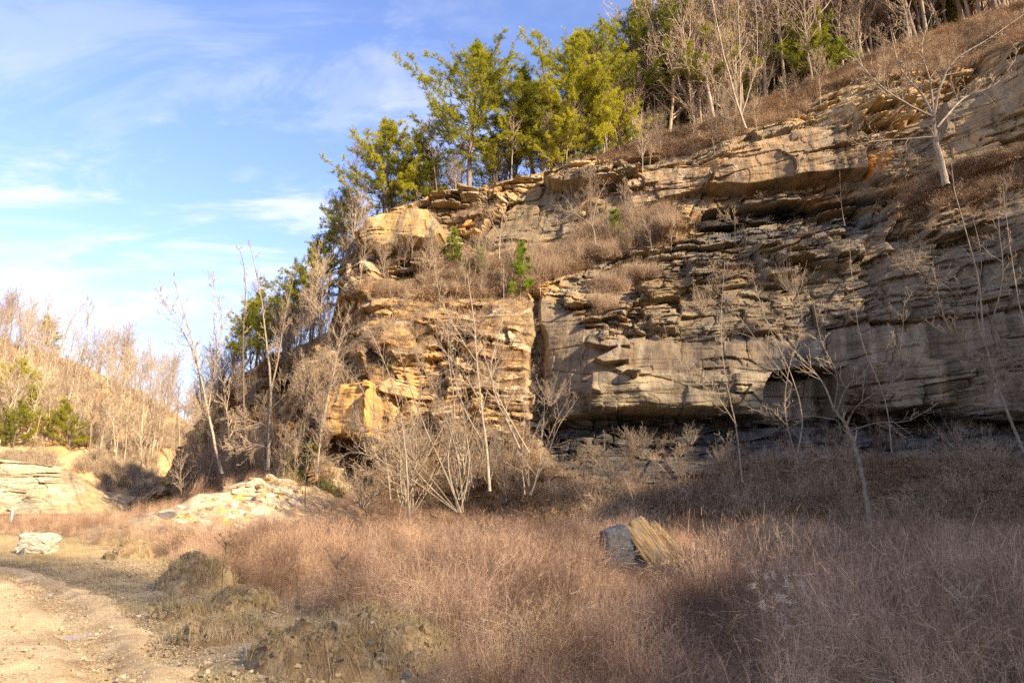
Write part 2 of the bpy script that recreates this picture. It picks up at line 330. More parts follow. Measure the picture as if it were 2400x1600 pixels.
feats = [(P_nose,3.2,1.8),(P_slab,2.0,2.5),(P_C,2.0,3),(P_C2,1.2,3),(P_D,1.1,3),(P_E,1.3,3),(P_coal,-1.3,4),(P_F,1.5,2.5),(P_shale,-0.8,8),(P_alc,-3.4,3),
  (P_crack,-1.5,9),(P_J,2.0,3),(P_K,1.2,4),(P_M,-2.2,5),(P_N,1.0,3),(P_P,-1.2,7),(P_vine,1.0,8),(P_G2,1.5,4),(P_G3,1.2,4),
  ([(1375,800),(1420,782),(1475,795),(1480,812),(1430,815)],0.9,2.5),([(1395,838),(1450,812),(1490,820),(1480,842),(1420,850)],1.0,2.5),([(1440,862),(1480,848),(1510,868),(1495,884)],0.9,2.5),
  ([(1510,715),(1570,700),(1605,735),(1590,775),(1530,765)],0.9,3),([(1615,600),(1660,585),(1690,640),(1670,690),(1620,670)],0.9,4),
  ([(1780,560),(1850,545),(1990,560),(2020,600),(2000,620),(1900,612),(1880,640),(1800,650)],1.2,4),
  ([(960,870),(1020,840),(1060,900),(1040,960),(980,970)],-0.8,5),([(880,930),(905,900),(925,960),(910,1020),(880,1010)],1.0,4),([(905,800),(960,795),(990,830),(940,850)],0.8,3),
  ([(1000,760),(1080,740),(1210,770),(1240,820),(1180,850),(1060,820)],0.5,4),([(820,620),(870,600),(880,640),(860,690),(815,700)],1.2,4),
  ([(1120,860),(1235,850),(1240,980),(1150,1000),(1110,940)],0.7,5),([(2000,235),(2100,215),(2160,250),(2130,290),(2010,280)],0.8,4),([(2045,290),(2100,270),(2110,360),(2050,375)],0.9,3),
  ([(1765,300),(1850,280),(1870,292),(1790,318)],0.8,2.5),([(700,850),(780,800),(800,860),(770,900),(710,890)],0.9,4),([(1270,1085),(1355,1090),(1360,1120),(1280,1118)],1.0,3),([(1560,1075),(1690,1080),(1700,1110),(1580,1120)],0.7,4),([(872,604),(1000,594),(1030,580),(1040,610),(960,636),(880,645)],-0.5,6)]
FM = [feat(p, (-1.6 if p is P_alc else d), s, 0.7) for p, d, s in feats]
D = sum(m*d for m, (_, d, _) in zip(FM, feats))
def fm(k): return FM[k]
def area(poly, soft=10): return polymask(PX+WX*1.5, PY+WY*1.5, poly, soft)
S_ = X0-0.55*(Y0-45)
mass = np.clip(fm(0)+fm(2)*1+fm(4)+area(P_F2, 12)+fm(11)+fm(12)*0.8+area(P_O, 6)+area(P_O2, 6)+area([(1250,980),(1255,760),(1330,780),(1390,880),(1390,965)], 6), 0, 1)
mass = mass*(1-0.35*sm(0.0, 0.3, fbm(S_/3.2, Z0/1.4, 94, 3))*(1-fm(0)))
# soil-covered benches and slopes
S_list = [[(830,700),(880,672),(960,664),(1040,625),(1130,600),(1240,590),(1300,600),(1260,680),(1100,695),(950,690)],
 [(1240,640),(1300,580),(1350,560),(1400,530),(1470,500),(1560,520),(1600,560),(1500,590),(1400,610),(1300,650)],
 [(1240,400),(1400,360),(1500,320),(1650,285),(1800,220),(1950,160),(2100,100),(2250,50),(2400,-10),(2720,-150),(2720,-20),(2400,95),(2300,150),(2210,180),(2100,175),(1980,190),(1900,230),(1880,275),(1720,320),(1620,360),(1510,372),(1400,380)],
 [(2110,450),(2200,415),(2300,395),(2420,370),(2720,340),(2720,430),(2420,430),(2250,470),(2140,500)],
 [(1180,1180),(1170,1050),(1190,1000),(1230,1000),(1280,1080),(1350,1130),(1420,1165),(1560,1135),(1700,1090),(1850,1080),(2000,1075),(2200,1068),(2400,1075),(2720,1085),(2720,1320),(250,1320),(300,1170),(650,1180),(850,1180),(1000,1200)],
 [(870,1180),(890,1080),(950,1010),(1100,1020),(1180,1040),(1200,1180),(1100,1190),(950,1175)],
 [(560,1100),(620,1000),(740,1040),(690,1100),(640,1180),(560,1180)],
 [(400,1180),(430,1060),(500,1020),(560,1040),(560,1180)],
 [(520,915),(640,845),(760,795),(790,800),(700,840),(620,870),(540,925)],
 [(1360,700),(1420,640),(1500,620),(1560,640),(1500,700),(1440,760),(1400,760)]]
soil = np.zeros_like(PX)
for k, s in enumerate(S_list): soil = np.maximum(soil, area(s, 12 if k != 9 else 25)*(0.3 if k == 9 else 0.5 if k == 5 else 0.78 if k == 2 else 1))
soil = np.clip(soil*(0.62+1.1*(fbm(X0/1.5, Z0/0.9, 77, 4)+0.32)), 0, 1)
coal = area(P_shale, 12); coal2 = fm(6)
soil *= 1-0.8*np.clip(coal*0.9+fm(2)+fm(1)+fm(0), 0, 1)
# bedding: blocks in staggered courses
S = X0-0.55*(Y0-45); dip = np.where(X0 > 14, (X0-14)*0.05, 0)
Bc = Z0+0.02*S-dip+0.25*fbm(S/7, Z0/5, 3, 3)+(0.55*fbm(S/2.3, Z0/2.0, 4, 3)+0.5*fbm(S/4, Z0/3, 6, 2))*(1-0.55*sm(1250, 1900, PX))*(1-mass)
def courses(bt, cw, seed, wig):
    b = Bc/bt+wig*fbm(S/(cw*3), Z0/(bt*4), seed, 3)+0.5*vn(Bc/bt/3.1, Bc*0, seed+1)
    bi = np.floor(b); f = b-bi; w = cw*(0.6+0.9*h1(bi, seed+2))
    c = S/w+h1(bi, seed+3)*50+0.35*fbm(S/cw*2, Z0/bt, seed+4, 2)+(f-0.5)*0.3*(h1(bi, seed+5)-0.5)
    ci = np.floor(c); g = c-ci; h = h2(bi, ci, seed+6)
    edge = np.minimum(np.minimum(f, 1-f)*bt, np.minimum(g, 1-g)*w)
    tilt = (h2(bi, ci, seed+7)-0.5)*(g-0.5)*1.3+(h2(bi, ci, seed+8)-0.62)*(f-0.5)*1.3
    return h-0.5+tilt, edge, h2(bi, ci, seed+9)
c1, e1, r1 = courses(1.7, 3.4, 100, 0.6)
c2, e2, r2 = courses(0.62, 1.7, 200, 0.7)
c3, e3, r3 = courses(0.21, 0.8, 300, 0.6)
c0, e0, r0_ = courses(4.3, 5.5, 400, 0.9)
lam = fbm(S/1.6, Bc*7, 55, 4)
leftw0 = 1-sm(1180, 1300, PX); rough = (1-0.86*mass)*(1-0.85*soil)
rough *= 0.55+0.75*sm(-0.3, 0.4, fbm(S/5, Z0/3.5, 91, 3))
D = D + rough*(1.35*c1*(1+.35*leftw0)+0.75*c2*(1+.3*leftw0)+1.3*leftw0*c0+0.24*c3+0.12*lam-0.22*np.exp(-e2/0.06)-0.3*np.exp(-e1/0.09))
D = D + 0.45*fbm(S/4, Z0/3, 41, 4)*(1-0.3*mass)+mass*(0.34*c0-0.18*np.exp(-e0/0.05)*(r0_ > 0.45)+0.16*fbm(S/1.8, Z0/1.1, 61, 5)+0.02*lam-0.05*np.exp(-np.minimum(e1, 9)/0.05)*(r1 > 0.8))+soil*(0.16*fbm(S*1.3, Z0*3, 71, 4)+0.45*fbm(S/1.6, Z0/0.9, 74, 4)*sm(900, 1000, PY))
D *= sm(0, 0.012, vv)[:, None]*0.85+0.15
XX = X0-0.12*D; YD = Y0-D; ZD = Z0+0.04*soil*fbm(S*3, Z0*3, 72, 3)
XX = XX+0.10*rough*fbm(S*2.2, Z0*3, 73, 3)
# colours of the stone and the earth, with sunlight painted on the long ledge
def lerp(a, b, t): return a+(b-a)*t[..., None]
tan = np.array([0.37, 0.255, 0.13]); grey = np.array([0.215, 0.17, 0.115]); orange = np.array([0.56, 0.30, 0.085]); pale = np.array([0.55, 0.46, 0.32]); black = np.array([0.028, 0.026, 0.025]); blue = np.array([0.105, 0.098, 0.09]); earth = np.array([0.30, 0.19, 0.10]); rust = np.array([0.34, 0.17, 0.06])
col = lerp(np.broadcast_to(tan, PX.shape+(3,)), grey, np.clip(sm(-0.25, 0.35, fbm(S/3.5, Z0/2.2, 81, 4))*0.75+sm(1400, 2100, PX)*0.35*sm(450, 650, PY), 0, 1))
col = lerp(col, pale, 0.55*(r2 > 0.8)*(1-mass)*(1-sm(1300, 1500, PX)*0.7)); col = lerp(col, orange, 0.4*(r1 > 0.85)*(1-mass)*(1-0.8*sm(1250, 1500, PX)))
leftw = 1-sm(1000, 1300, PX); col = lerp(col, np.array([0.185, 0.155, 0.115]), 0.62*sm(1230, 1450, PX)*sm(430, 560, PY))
col = lerp(col, orange, 0.35*leftw*sm(0.0, 0.4, fbm(S/2.5, Z0/2, 85, 3)))
col = lerp(col, pale, 0.75*polymask(PX+2*WX, PY+2*WY, [(1000,870),(1100,850),(1240,860),(1230,980),(1100,1000),(990,990)], 25)*sm(-0.2, 0.3, fbm(S/1.2, Z0/1.5, 86, 3)))
col = lerp(col, pale, 0.8*polymask(PX+2*WX, PY+2*WY, [(800,740),(870,730),(880,800),(840,830),(800,800)], 20)*(r3 > 0.3))
col = lerp(col, np.array([0.60, 0.33, 0.09]), 0.92*fm(11)); col = lerp(col, np.array([0.55, 0.34, 0.12]), 0.6*leftw*(h2(np.floor(S/2.1), np.floor(Bc/1.3), 99) > .78)*sm(640, 760, PY)); col = lerp(col, orange, 0.5*fm(17)); col = lerp(col, orange, 0.7*fm(18))
col = lerp(col, np.array([0.43, 0.27, 0.10]), 0.85*fm(0)); col = lerp(col, np.array([0.29, 0.195, 0.11]), 0.85*np.clip(fm(2)+fm(4), 0, 1)); col = lerp(col, np.array([0.20, 0.15, 0.10]), 0.85*area(P_F2, 10)); col = lerp(col, np.array([0.36, 0.29, 0.19]), 0.6*polymask(PX, PY, [(1392,870),(1900,870),(1900,1000),(1392,1000)], 10))  # last mix: paler rectangle paints the sunlit part of the long ledge
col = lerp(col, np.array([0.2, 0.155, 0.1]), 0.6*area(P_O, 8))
strk = sm(0.05, 0.5, fbm(S*1.6, Z0*0.12, 87, 4)); col = lerp(col, grey*0.55, 0.85*strk*mass); col = lerp(col, pale*0.9, 0.3*mass*sm(0.1, 0.5, fbm(S*1.1, Z0*0.15, 88, 3)))
for k in (0, 1, 2, 11):      # iron-stained undersides below the big blocks
    u = polymask(PX, PY-16, feats[k][0], 8)*(1-np.clip(FM[k]*1.3, 0, 1)); col = lerp(col, np.array([0.5, 0.25, 0.07]), 0.85*u*(PY > np.mean([p[1] for p in feats[k][0]])))
col = lerp(col, rust, 0.55*fm(5)*sm(-0.1, 0.3, fbm(S/1.5, Z0/0.7, 89, 3)))
col = lerp(col, orange, 0.8*polymask(PX+WX, PY+WY, [(2010,400),(2060,360),(2090,370),(2060,420),(2020,425)], 8))
sh = np.clip(coal*1.0, 0, 1); col = lerp(col, lerp(np.broadcast_to(black, col.shape), blue, sm(-0.3, 0.3, fbm(S, Z0*4, 90, 3))), 0.92*sh)
col = lerp(col, black*0.8, 0.95*coal2)
col = lerp(col, blue*1.1, 0.75*area([(1620,560),(1760,545),(1950,520),(2100,490),(2080,520),(1900,560),(1700,575)], 10)); col = lerp(col, blue*1.0, 0.6*area([(1700,478),(1850,462),(2000,446),(2040,448),(1900,474),(1720,492)], 5))
eh = lerp(np.broadcast_to(earth, col.shape), np.array([0.44, 0.28, 0.145]), sm(-0.3, 0.4, fbm(S/1.1, Z0/0.6, 92, 4)))
eh = lerp(eh, np.array([0.20, 0.175, 0.15]), 0.75*sm(0.0, 0.35, fbm(S/1.7, Z0/0.8, 93, 4))*sm(900, 1000, PY))
col = lerp(col, np.array([0.50, 0.37, 0.19]), 0.6*polymask(PX+WX, PY+WY, [(1880,200),(2160,180),(2160,290),(1900,290)], 20)); col = lerp(col, eh, soil)
V = np.stack([XX, YD, ZD], -1)
# the hilltop that runs back behind the rim
NB = 46; back = np.linspace(0, 1, NB)[1:]**1.6*90
top = V[0]; slope = np.interp(pxs, [250, 600, 800, 1300, 1600, 2000, 2720], [-0.05, 0.02, 0.03, 0.02, 0.10, 0.22, 0.30])
TX = top[:, 0][None]*(1+back[:, None]*0.006); TY = top[:, 1][None]+back[:, None]
TZ = top[:, 2][None]+back[:, None]*slope[None]*np.exp(-back[:, None]/90)+0.35*fbm(TX/3, TY/3, 95, 4)*np.minimum(1, back[:, None]/3)
TV = np.stack([TX, TY, TZ], -1)[::-1]
tcol = np.broadcast_to(np.array([0.36, 0.22, 0.11, 1]), TV.shape[:2]+(4,)); col = np.concatenate([col, (1-0.85*mass)[..., None]], -1)
ALLV = np.concatenate([TV, V]).reshape(-1, 3); ALLC = np.concatenate([tcol, col]).reshape(-1, 4)
nr = NR+NB-1
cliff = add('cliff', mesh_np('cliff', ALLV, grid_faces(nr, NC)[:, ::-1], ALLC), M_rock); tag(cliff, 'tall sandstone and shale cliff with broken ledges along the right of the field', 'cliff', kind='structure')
def on_cliff(px, py):
    j = np.clip(np.searchsorted(pxs, px), 0, NC-1); i = int(np.argmin(np.abs(PY[:, j]-py))); return V[i, j]
def on_pix(px, py):
    """point of the finished surface that shows at a pixel"""
    j = int(np.clip(np.searchsorted(pxs, px), 0, NC-1)); qx, qy = proj(V[:, j, 0], V[:, j, 1], V[:, j, 2])
    k = np.where(np.abs(qy-py) < 6)[0]
    if len(k) == 0: k = [int(np.argmin(np.abs(qy-py)))]
    i = min(k, key=lambda a: V[a, j, 1]); return V[i, j]
def on_top(px, k):
    j = np.clip(np.searchsorted(pxs, px), 0, NC-1); b = np.concatenate([[0], back]); t = TV[::-1]
    z = np.interp(k, b, np.concatenate([[top[j, 2]], t[:, j, 2]])); x = np.interp(k, b, np.concatenate([[top[j, 0]], t[:, j, 0]]))
    return np.array([x, top[j, 1]+k, z])

# ---------------------------------------------------------------- ground
DIRT = [gpt(1010, 1640), gpt(930, 1530), gpt(640, 1425), gpt(500, 1345), gpt(330, 1302), gpt(200, 1275), gpt(0, 1262), (-60, 36), (-60, -10), (0.5, -10), (0.3, 3)]
MOUNDS = [ # px, py of the base centre, width px, height m, label
 ((436,1385),165,0.55,'tall dark earth mound draped in dead grass between the track and the tall grass'),
 ((285,1312),100,0.48,'small brown earth mound farthest back along the edge of the track'),
 ((545,1432),150,0.26,'low rounded earth mound just in front of the tall dark mound'),
 ((500,1505),210,0.2,'low dark grassy hummock left of the big foreground pile'),
 ((405,1450),120,0.16,'flattest brown hummock beside the track, below the tall mound'),
 ((800,1570),450,0.44,'large crumbling clay pile with matted straw and stones in the foreground')]
RUTP = np.array([(-1.5, -8), (-3.2, 4)]+[gpt(*p) for p in ((252,1600),(216,1545),(182,1489),(150,1440),(114,1396),(60,1368),(-40,1340),(-300,1315))]+[(-44, 34)])
def road_c(Y): return np.interp(Y, RUTP[:, 1], RUTP[:, 0])-0.4      # centre line of the rutted track
def G(X, Y):
    X = np.asarray(X, float); Y = np.asarray(Y, float)
    z = 0.05*fbm(X/3.5, Y/3.5, 201, 4)+0.08*fbm(X/6, Y/6, 204, 2)*sm(-4, 4, X)+0.03*fbm(X*1.5, Y*1.5, 202, 3)*np.exp(-np.abs(Y)/40)
    z = z + 1.5*sm(34, 46, Y+0.25*np.abs(X-2))*np.exp(-((X-0)/22)**2)
    pl_ = 1.8*np.exp(-((X+15.0)/4.6)**2-((Y-43)/5.5)**2)+0.7*np.exp(-((X+17)/2.5)**2-((Y-35)/4)**2)
    z = z + pl_*(1+.45*fbm(X/1.3, Y/1.3, 214, 4))+.3*pl_*np.abs(fbm(X/.5, Y/.5, 215, 3))
    return z
def axis(lims, steps):
    out = [lims[0]]
    for a, b, s in zip(lims[:-1], lims[1:], steps): out += list(np.linspace(a, b, max(2, int((b-a)/s)+1))[1:])
    return np.array(out)
gx = axis([-600, -120, -40, -14, 6, 30, 70, 500], [30, 2.0, 0.35, 0.07, 0.2, 1.0, 30]); gy = axis([-300, -10, 3, 16, 40, 110, 900], [20, 1.0, 0.07, 0.2, 0.8, 40])
GX, GY = np.meshgrid(gx, gy); GZ = G(GX, GY)
dm = sm(-0.5, 0.6, polydist(GX, GY, DIRT)+0.7*fbm(GX*0.9, GY*0.9, 203, 4))
rc = road_c(GY); rd = GX-rc
gcol = lerp(np.broadcast_to(np.array([0.24, 0.15, 0.08]), GX.shape+(3,)), np.array([0.46, 0.33, 0.17]), dm)
gcol = lerp(gcol, np.array([0.30, 0.24, 0.10]), 0.5*dm*sm(0.0, 0.45, fbm(GX/1.6, GY/1.1, 205, 4)))
gcol = lerp(gcol, np.array([0.50, 0.38, 0.22]), dm*sm(0.05, 0.4, fbm(GX/1.1, GY/0.9, 208, 4))*0.7)
pile = np.exp(-((GX+16)/4)**2-((GY-39)/6)**2); gcol = lerp(gcol, np.array([0.56, 0.46, 0.30]), np.clip(1.3*pile, 0, 0.8))
# clods and pebble bumps near the lens
GZ = GZ+dm*(0.022*fbm(GX*5, GY*5, 206, 3)+0.05*sm(0.2, 0.7, fbm(GX*2, GY*2, 207, 4)))*(np.abs(GX) < 45)*(GY > -3)*(GY < 45)
ground = add('ground', mesh_np('ground', np.stack([GX, GY, GZ], -1).reshape(-1, 3), grid_faces(len(gy), len(gx)), gcol.reshape(-1, 3), smooth=True), M_ground); tag(ground, kind='structure')
# the track: its own sheet whose ragged edges dip into the ground
ry = np.concatenate([np.arange(2.5, 14, 0.025), np.arange(14, 30, 0.12)]); rs = np.linspace(-1, 1, 150)
RS, RY = np.meshgrid(rs, ry); half = 1.9+0.02*RY; RX = road_c(RY)-0.5+RS*half
rut = -0.075*(np.exp(-((RS-0.45)/0.16)**2)+0.7*np.exp(-((RS+0.62)/0.15)**2))
tread = (0.016*np.tanh(3*np.sin((RY+np.abs(RS-0.45)*1.2)*2*np.pi/0.16))-.012)*np.exp(-((RS-0.45)/0.10)**4)*np.exp(-RY/30)
RZ = G(RX, RY)+0.075+rut+tread+0.012*fbm(RX*6, RY*6, 210, 4)+.02*sm(.15,.2,np.abs(RS-.45))*sm(.3,.2,np.abs(RS-.45))-0.16*sm(0.72, 1.0, np.abs(RS)+0.16*fbm(RX*1.3, RY*1.3, 211, 3))
rcol = lerp(np.broadcast_to(np.array([0.64, 0.46, 0.25]), RS.shape+(3,)), np.array([0.24, 0.165, 0.09]), np.clip(np.exp(-((RS-0.45)/0.24)**2)*0.95+0.35*np.exp(-((RS+0.62)/0.2)**2), 0, 1)*sm(-0.5, 0.2, fbm(RX, RY/2, 212, 4)))
rcol = lerp(rcol, np.array([0.70, 0.53, 0.31]), 0.6*sm(0.1, 0.4, fbm(RX*1.5, RY*2.5, 213, 4)))
rd_o = add('dirt_road', mesh_np('dirt_road', np.stack([RX, RY, RZ], -1).reshape(-1, 3), grid_faces(len(ry), 150), rcol.reshape(-1, 3), smooth=True), M_ground); tag(rd_o, kind='structure')
mp_, ntp, bp = nmat('puddle_water', 0.04, 0.5); bp.inputs['Base Color'].default_value = (0.34, 0.36, 0.40, 1)  # sky reflection painted into the base colour as grey-blue
def puddle(px, py, w, d, seed, lab):
    x, y = gpt(px, py); n = 40; a = np.linspace(0, 2*np.pi, n, endpoint=False); rr = 1+0.35*fbm(np.cos(a)*1.5+seed, np.sin(a)*1.5, seed, 3)
    z = float(G(x, y))+0.016
    vs = [(0, 0, 0)]+[(w*r*math.cos(t), d*r*math.sin(t), 0) for r, t in zip(rr, a)]
    me = bpy.data.meshes.new('puddle'); me.from_pydata(vs, [], [(0, 1+k, 1+(k+1) % n) for k in range(n)]); me.update()
    o = add('puddle', me, mp_); o.location = (x, y, z); tag(o, lab, 'puddle', 'puddles in the wheel rut', 'structure')
puddle(114, 1396, 0.16, 0.42, 3, 'small far puddle with sky tone painted in in the wheel rut'); puddle(182, 1489, 0.13, 0.36, 8, 'near puddle with sky tone painted in in the wheel rut')

# ---------------------------------------------------------------- far valley side, quarry wall, near valley side
def sheet(name, pxa, rows, ctrl, nx, ny, fn, mat, kind='structure'):
    """a sheet through pixel columns; rows(px, v) gives the pixel row, ctrl the distance"""
    t = TPS(ctrl); p = np.linspace(*pxa, nx); v = np.linspace(0, 1, ny); P, Vv = np.meshgrid(p, v)
    Q = rows(P, Vv); Yd = t(P, Q); x, y, z = unproj(P, Q, Yd); x, y, z, c = fn(x, y, z, P, Q, Vv)
    o = add(name, mesh_np(name, np.stack([x, y, z], -1).reshape(-1, 3), grid_faces(ny, nx)[:, ::-1], c.reshape(-1, 3)), mat); o['kind'] = kind
    return o, np.stack([x, y, z], -1), P, Q
crest = np.array([(-700,640),(-300,740),(0,800),(150,838),(300,905),(400,965),(470,1005),(560,1060),(700,1110)], float)
def hill_rows(P, v): c = np.interp(P, crest[:, 0], crest[:, 1]); return c+v*(1195-c)
def hill_fn(x, y, z, P, Q, v):
    n = 1.6*fbm(x/14, y/14, 301, 4)+0.5*fbm(x/3, y/3, 302, 3); z = z+n*np.minimum(1, 4*v+0.2)
    c = lerp(np.broadcast_to(np.array([0.50, 0.28, 0.12]), x.shape+(3,)), np.array([0.66, 0.42, 0.20]), sm(-0.4, 0.4, fbm(x/5, y/7, 303, 4)))
    return x, y, z, c
hill, HV, HP, HQ = sheet('hillside', (-700, 700), hill_rows, [(-700,1195,85),(-700,900,125),(-700,640,170),(0,1195,100),(0,1070,104),(0,800,158),(200,1195,104),(200,1080,110),(150,838,160),
   (300,1195,106),(300,1050,122),(300,905,165),(400,1195,108),(400,1050,130),(400,965,170),(560,1195,120),(560,1060,175),(700,1195,140),(700,1110,180)], 400, 160, hill_fn, M_far)
# the crest falls away behind
hb = HV[0]; k = np.array([0, 6, 20, 60, 160.])
BX = hb[None, :, 0]+0*k[:, None]; BY = hb[None, :, 1]+k[:, None]; BZ = hb[None, :, 2]-0.35*k[:, None]
tag(add('hill_back', mesh_np('hill_back', np.stack([BX, BY, BZ], -1).reshape(-1, 3), grid_faces(5, 400), np.full((2000, 3), (0.42, 0.25, 0.12))), M_far), kind='structure')
def hill_at(px, py):
    j = int(np.clip((px+700)/1400*399, 0, 399)); i = int(np.argmin(np.abs(HQ[:, j]-py))); return HV[i, j]
# low quarried rock wall across the valley
def wall_rows(P, v): t = np.interp(P, [-400, -100, 0, 80, 150, 185, 230, 330, 420], [1050, 1062, 1076, 1084, 1094, 1118, 1148, 1165, 1180]); return t+v*(1204-t)
def wall_fn(x, y, z, P, Q, v):
    s, b = x, z+0.3*fbm(x/6, z/3, 311, 3); d = 0
    for bt, cw, a, sd in ((1.5, 7, 1.0, 320), (0.55, 3, 0.5, 330), (0.2, 1.4, 0.2, 340)):
        bi = np.floor(b/bt+0.4*fbm(s/cw/3, b/bt/3, sd, 3)); ci = np.floor(s/cw/(0.6+0.9*h1(bi, sd))+9*h1(bi, sd+1)+0.3*fbm(s/cw*2, b/bt, sd+2, 2)); d = d+a*(h2(bi, ci, sd+3)-0.5)
        if sd == 330: r = h2(bi, ci, 7)
    e = sm(0.15, 0.5, fbm(x/3.5, z/1.1, 351, 4)+1.3*sm(165, 215, P)-0.15+0.25*sm(0.35, 0.5, v)*sm(0.7, 0.5, v))
    y = y-d*1.2*(1-0.8*e)*sm(0, 0.05, v); c = lerp(np.broadcast_to(np.array([0.36, 0.275, 0.16]), x.shape+(3,)), np.array([0.50, 0.42, 0.29]), r)
    return x, y, z, lerp(c, np.array([0.46, 0.31, 0.15]), e*0.85)
sheet('quarry_bank', (-400, 420), wall_rows, [(-400,1210,66),(-400,1050,80),(0,1204,74),(0,1130,76.5),(0,1076,78),(150,1204,76),(150,1094,80),(230,1204,80),(230,1118,92),(420,1204,92),(420,1150,104)], 420, 150, wall_fn, M_rock)
# the side of the valley behind and to the right of the camera, whose woods shade the field
SH = SDIR/np.linalg.norm(SDIR)
hx = np.linspace(44, 150, 50); hy = np.linspace(-190, 46, 110); HX, HY = np.meshgrid(hx, hy)
crz = np.interp(hy, [-190, -110, -85, -70, -50, -30, -10, 5, 20, 46], [8, 20, 33, 37.5, 39, 35.5, 36, 38.5, 38, 34])[:, None]
HZ = (crz+3.2*fbm(HY/9, HX/30, 361, 3))*sm(44, 60, HX)*(1-0.3*sm(80, 150, HX))+1.2*fbm(HX/9, HY/9, 360, 4)*sm(44, 52, HX)-1.0*(1-sm(44, 47, HX))
tag(add('wooded_hill', mesh_np('wooded_hill', np.stack([HX, HY, HZ], -1).reshape(-1, 3), grid_faces(110, 50), np.full((5500, 3), (0.30, 0.19, 0.10))), M_far), kind='structure')

# ---------------------------------------------------------------- tubes and trees
def tubes(lines, sides=None):
    """lines: list of (points n x 3, radii n) -> vertices, faces (all quads)"""
    Vs, Fs, off = [], [], 0
    for P, r in lines:
        P = np.asarray(P, float); r = np.asarray(r, float); n = len(P)
        k = sides or (8 if r[0] > 0.12 else 6 if r[0] > 0.05 else 4 if r[0] > 0.018 else 3)
        T = np.gradient(P, axis=0); T /= np.linalg.norm(T, axis=1)[:, None]+1e-9
        ref = np.array([0, 0, 1.0]) if abs(T[0, 2]) < 0.8 else np.array([1.0, 0, 0])
        A = np.cross(T, ref); A /= np.linalg.norm(A, axis=1)[:, None]+1e-9; B = np.cross(T, A)
        a = np.arange(k)*2*np.pi/k
        ring = P[:, None]+r[:, None, None]*(np.cos(a)[None, :, None]*A[:, None]+np.sin(a)[None, :, None]*B[:, None])
        Vs.append(ring.reshape(-1, 3)); i = np.arange((n-1)*k); q = i//k; c = i % k
        Fs.append(np.stack([q*k+c, q*k+(c+1) % k, (q+1)*k+(c+1) % k, (q+1)*k+c], 1)+off); off += n*k
    return np.concatenate(Vs), np.concatenate(Fs)
def tube_mesh(name, lines, sides=None):
    v, f = tubes(lines, sides); return mesh_np(name, v, f, smooth=True)
def bend(rng, p, d, L, n, wig, up=0.0):
    P = [np.array(p, float)]; d = np.array(d, float); d /= np.linalg.norm(d)
    for _ in range(n):
        d = d+rng.normal(0, wig, 3)+np.array([0, 0, up]); d /= np.linalg.norm(d); P.append(P[-1]+d*L/n)
    return np.array(P), d
def side_dir(rng, T, ang, az=None):
    ref = np.array([0, 0, 1.0]) if abs(T[2]) < 0.9 else np.array([1.0, 0, 0])
    A = np.cross(T, ref); A /= np.linalg.norm(A); B = np.cross(T, A); az = rng.uniform(0, 6.283) if az is None else az
    return T*math.cos(ang)+(A*math.cos(az)+B*math.sin(az))*math.sin(ang)
def ramify(rng, stem, rad, n1, L1, ang, lev=2, up=0.08, start=0.3, wig=0.12, n2=5, rmin=0.004, taper=0.55, curl=0.0, rnd=False):
    """side branches on a polyline, recursively"""
    out = []; N = len(stem)
    for k in range(n1):
        t = start+(1-start)*(k+rng.uniform(0, 1))/n1; f = t*(N-1); i = min(int(f), N-2); u = f-i
        p = stem[i]*(1-u)+stem[i+1]*u; T = stem[i+1]-stem[i]; T = T/np.linalg.norm(T); r = (rad[i]*(1-u)+rad[i+1]*u)*taper
        L = L1*(1.15-0.8*t if start > 0.15 else 1-0.5*t)*rng.uniform(0.55, 1.15)
        if rnd: L = L1*(0.45+0.8*math.sin(math.pi*min(1, (t-start)/(1-start)*0.75+0.2)))*rng.uniform(0.55, 1.2)
        d = side_dir(rng, T, ang*rng.uniform(0.7, 1.25)); P, _ = bend(rng, p, d, L, 5 if lev > 1 else 3, wig, up+curl)
        rr = np.linspace(max(r, rmin), rmin*0.8, len(P)); out.append((P, rr))
        if lev > 0: out += ramify(rng, P, rr, n2, L*0.5, ang, lev-1, up, 0.15, wig*1.1, max(3, n2-1), rmin, taper, curl)
    return out
def forest_tree(seed, H, r0, clear=0.4, n1=20, lean=0.04, spread=0.24, n2=5, rmin=0.007, fork=False):
    rng = np.random.default_rng(seed); d = np.array([rng.normal(0, lean), rng.normal(0, lean), 1])
    P, _ = bend(rng, (0, 0, -0.3), d, H, 12, 0.035, 0.02); r = np.linspace(r0, rmin, 13)**1.0; r[0] *= 1.3
    trunks = [(P, r)]; br = ramify(rng, P, r, n1, H*spread, R(42), 2, 0.12, clear, 0.14, n2, rmin, rnd=True)
    if fork:
        for q in range(2):
            i = int(rng.integers(3, 6)); dd = side_dir(rng, np.array([0, 0, 1.0]), R(rng.uniform(14, 24)))
            P2, _ = bend(rng, P[i], dd, H*(1-i/12)*0.9, 9, 0.05, 0.05); r2 = np.linspace(r[i]*0.75, rmin, 10); trunks.append((P2, r2))
            br += ramify(rng, P2, r2, n1//2, H*spread*0.8, R(45), 2, 0.09, 0.25, 0.12, n2, rmin)
    return trunks, br
def tree_meshes(tag_, trunks, br, mt, mb):
    a = tube_mesh('trunk_'+tag_, trunks); a.materials.append(mt); b = tube_mesh('crown_'+tag_, br); b.materials.append(mb); return a, b
def thing(name, label, cat, loc, rz=0, sc=1, group=None, parts=(), tilt=(0, 0)):
    e = empty(name, loc); e.rotation_euler = (tilt[0], tilt[1], rz); e.scale = (sc, sc, sc) if np.isscalar(sc) else sc
    for n, me in parts:
        o = bpy.data.objects.new(n, me); COL.objects.link(o); o.parent = e
    tag(e, label, cat, group); return e
RNG = np.random.default_rng(7); random.seed(5)

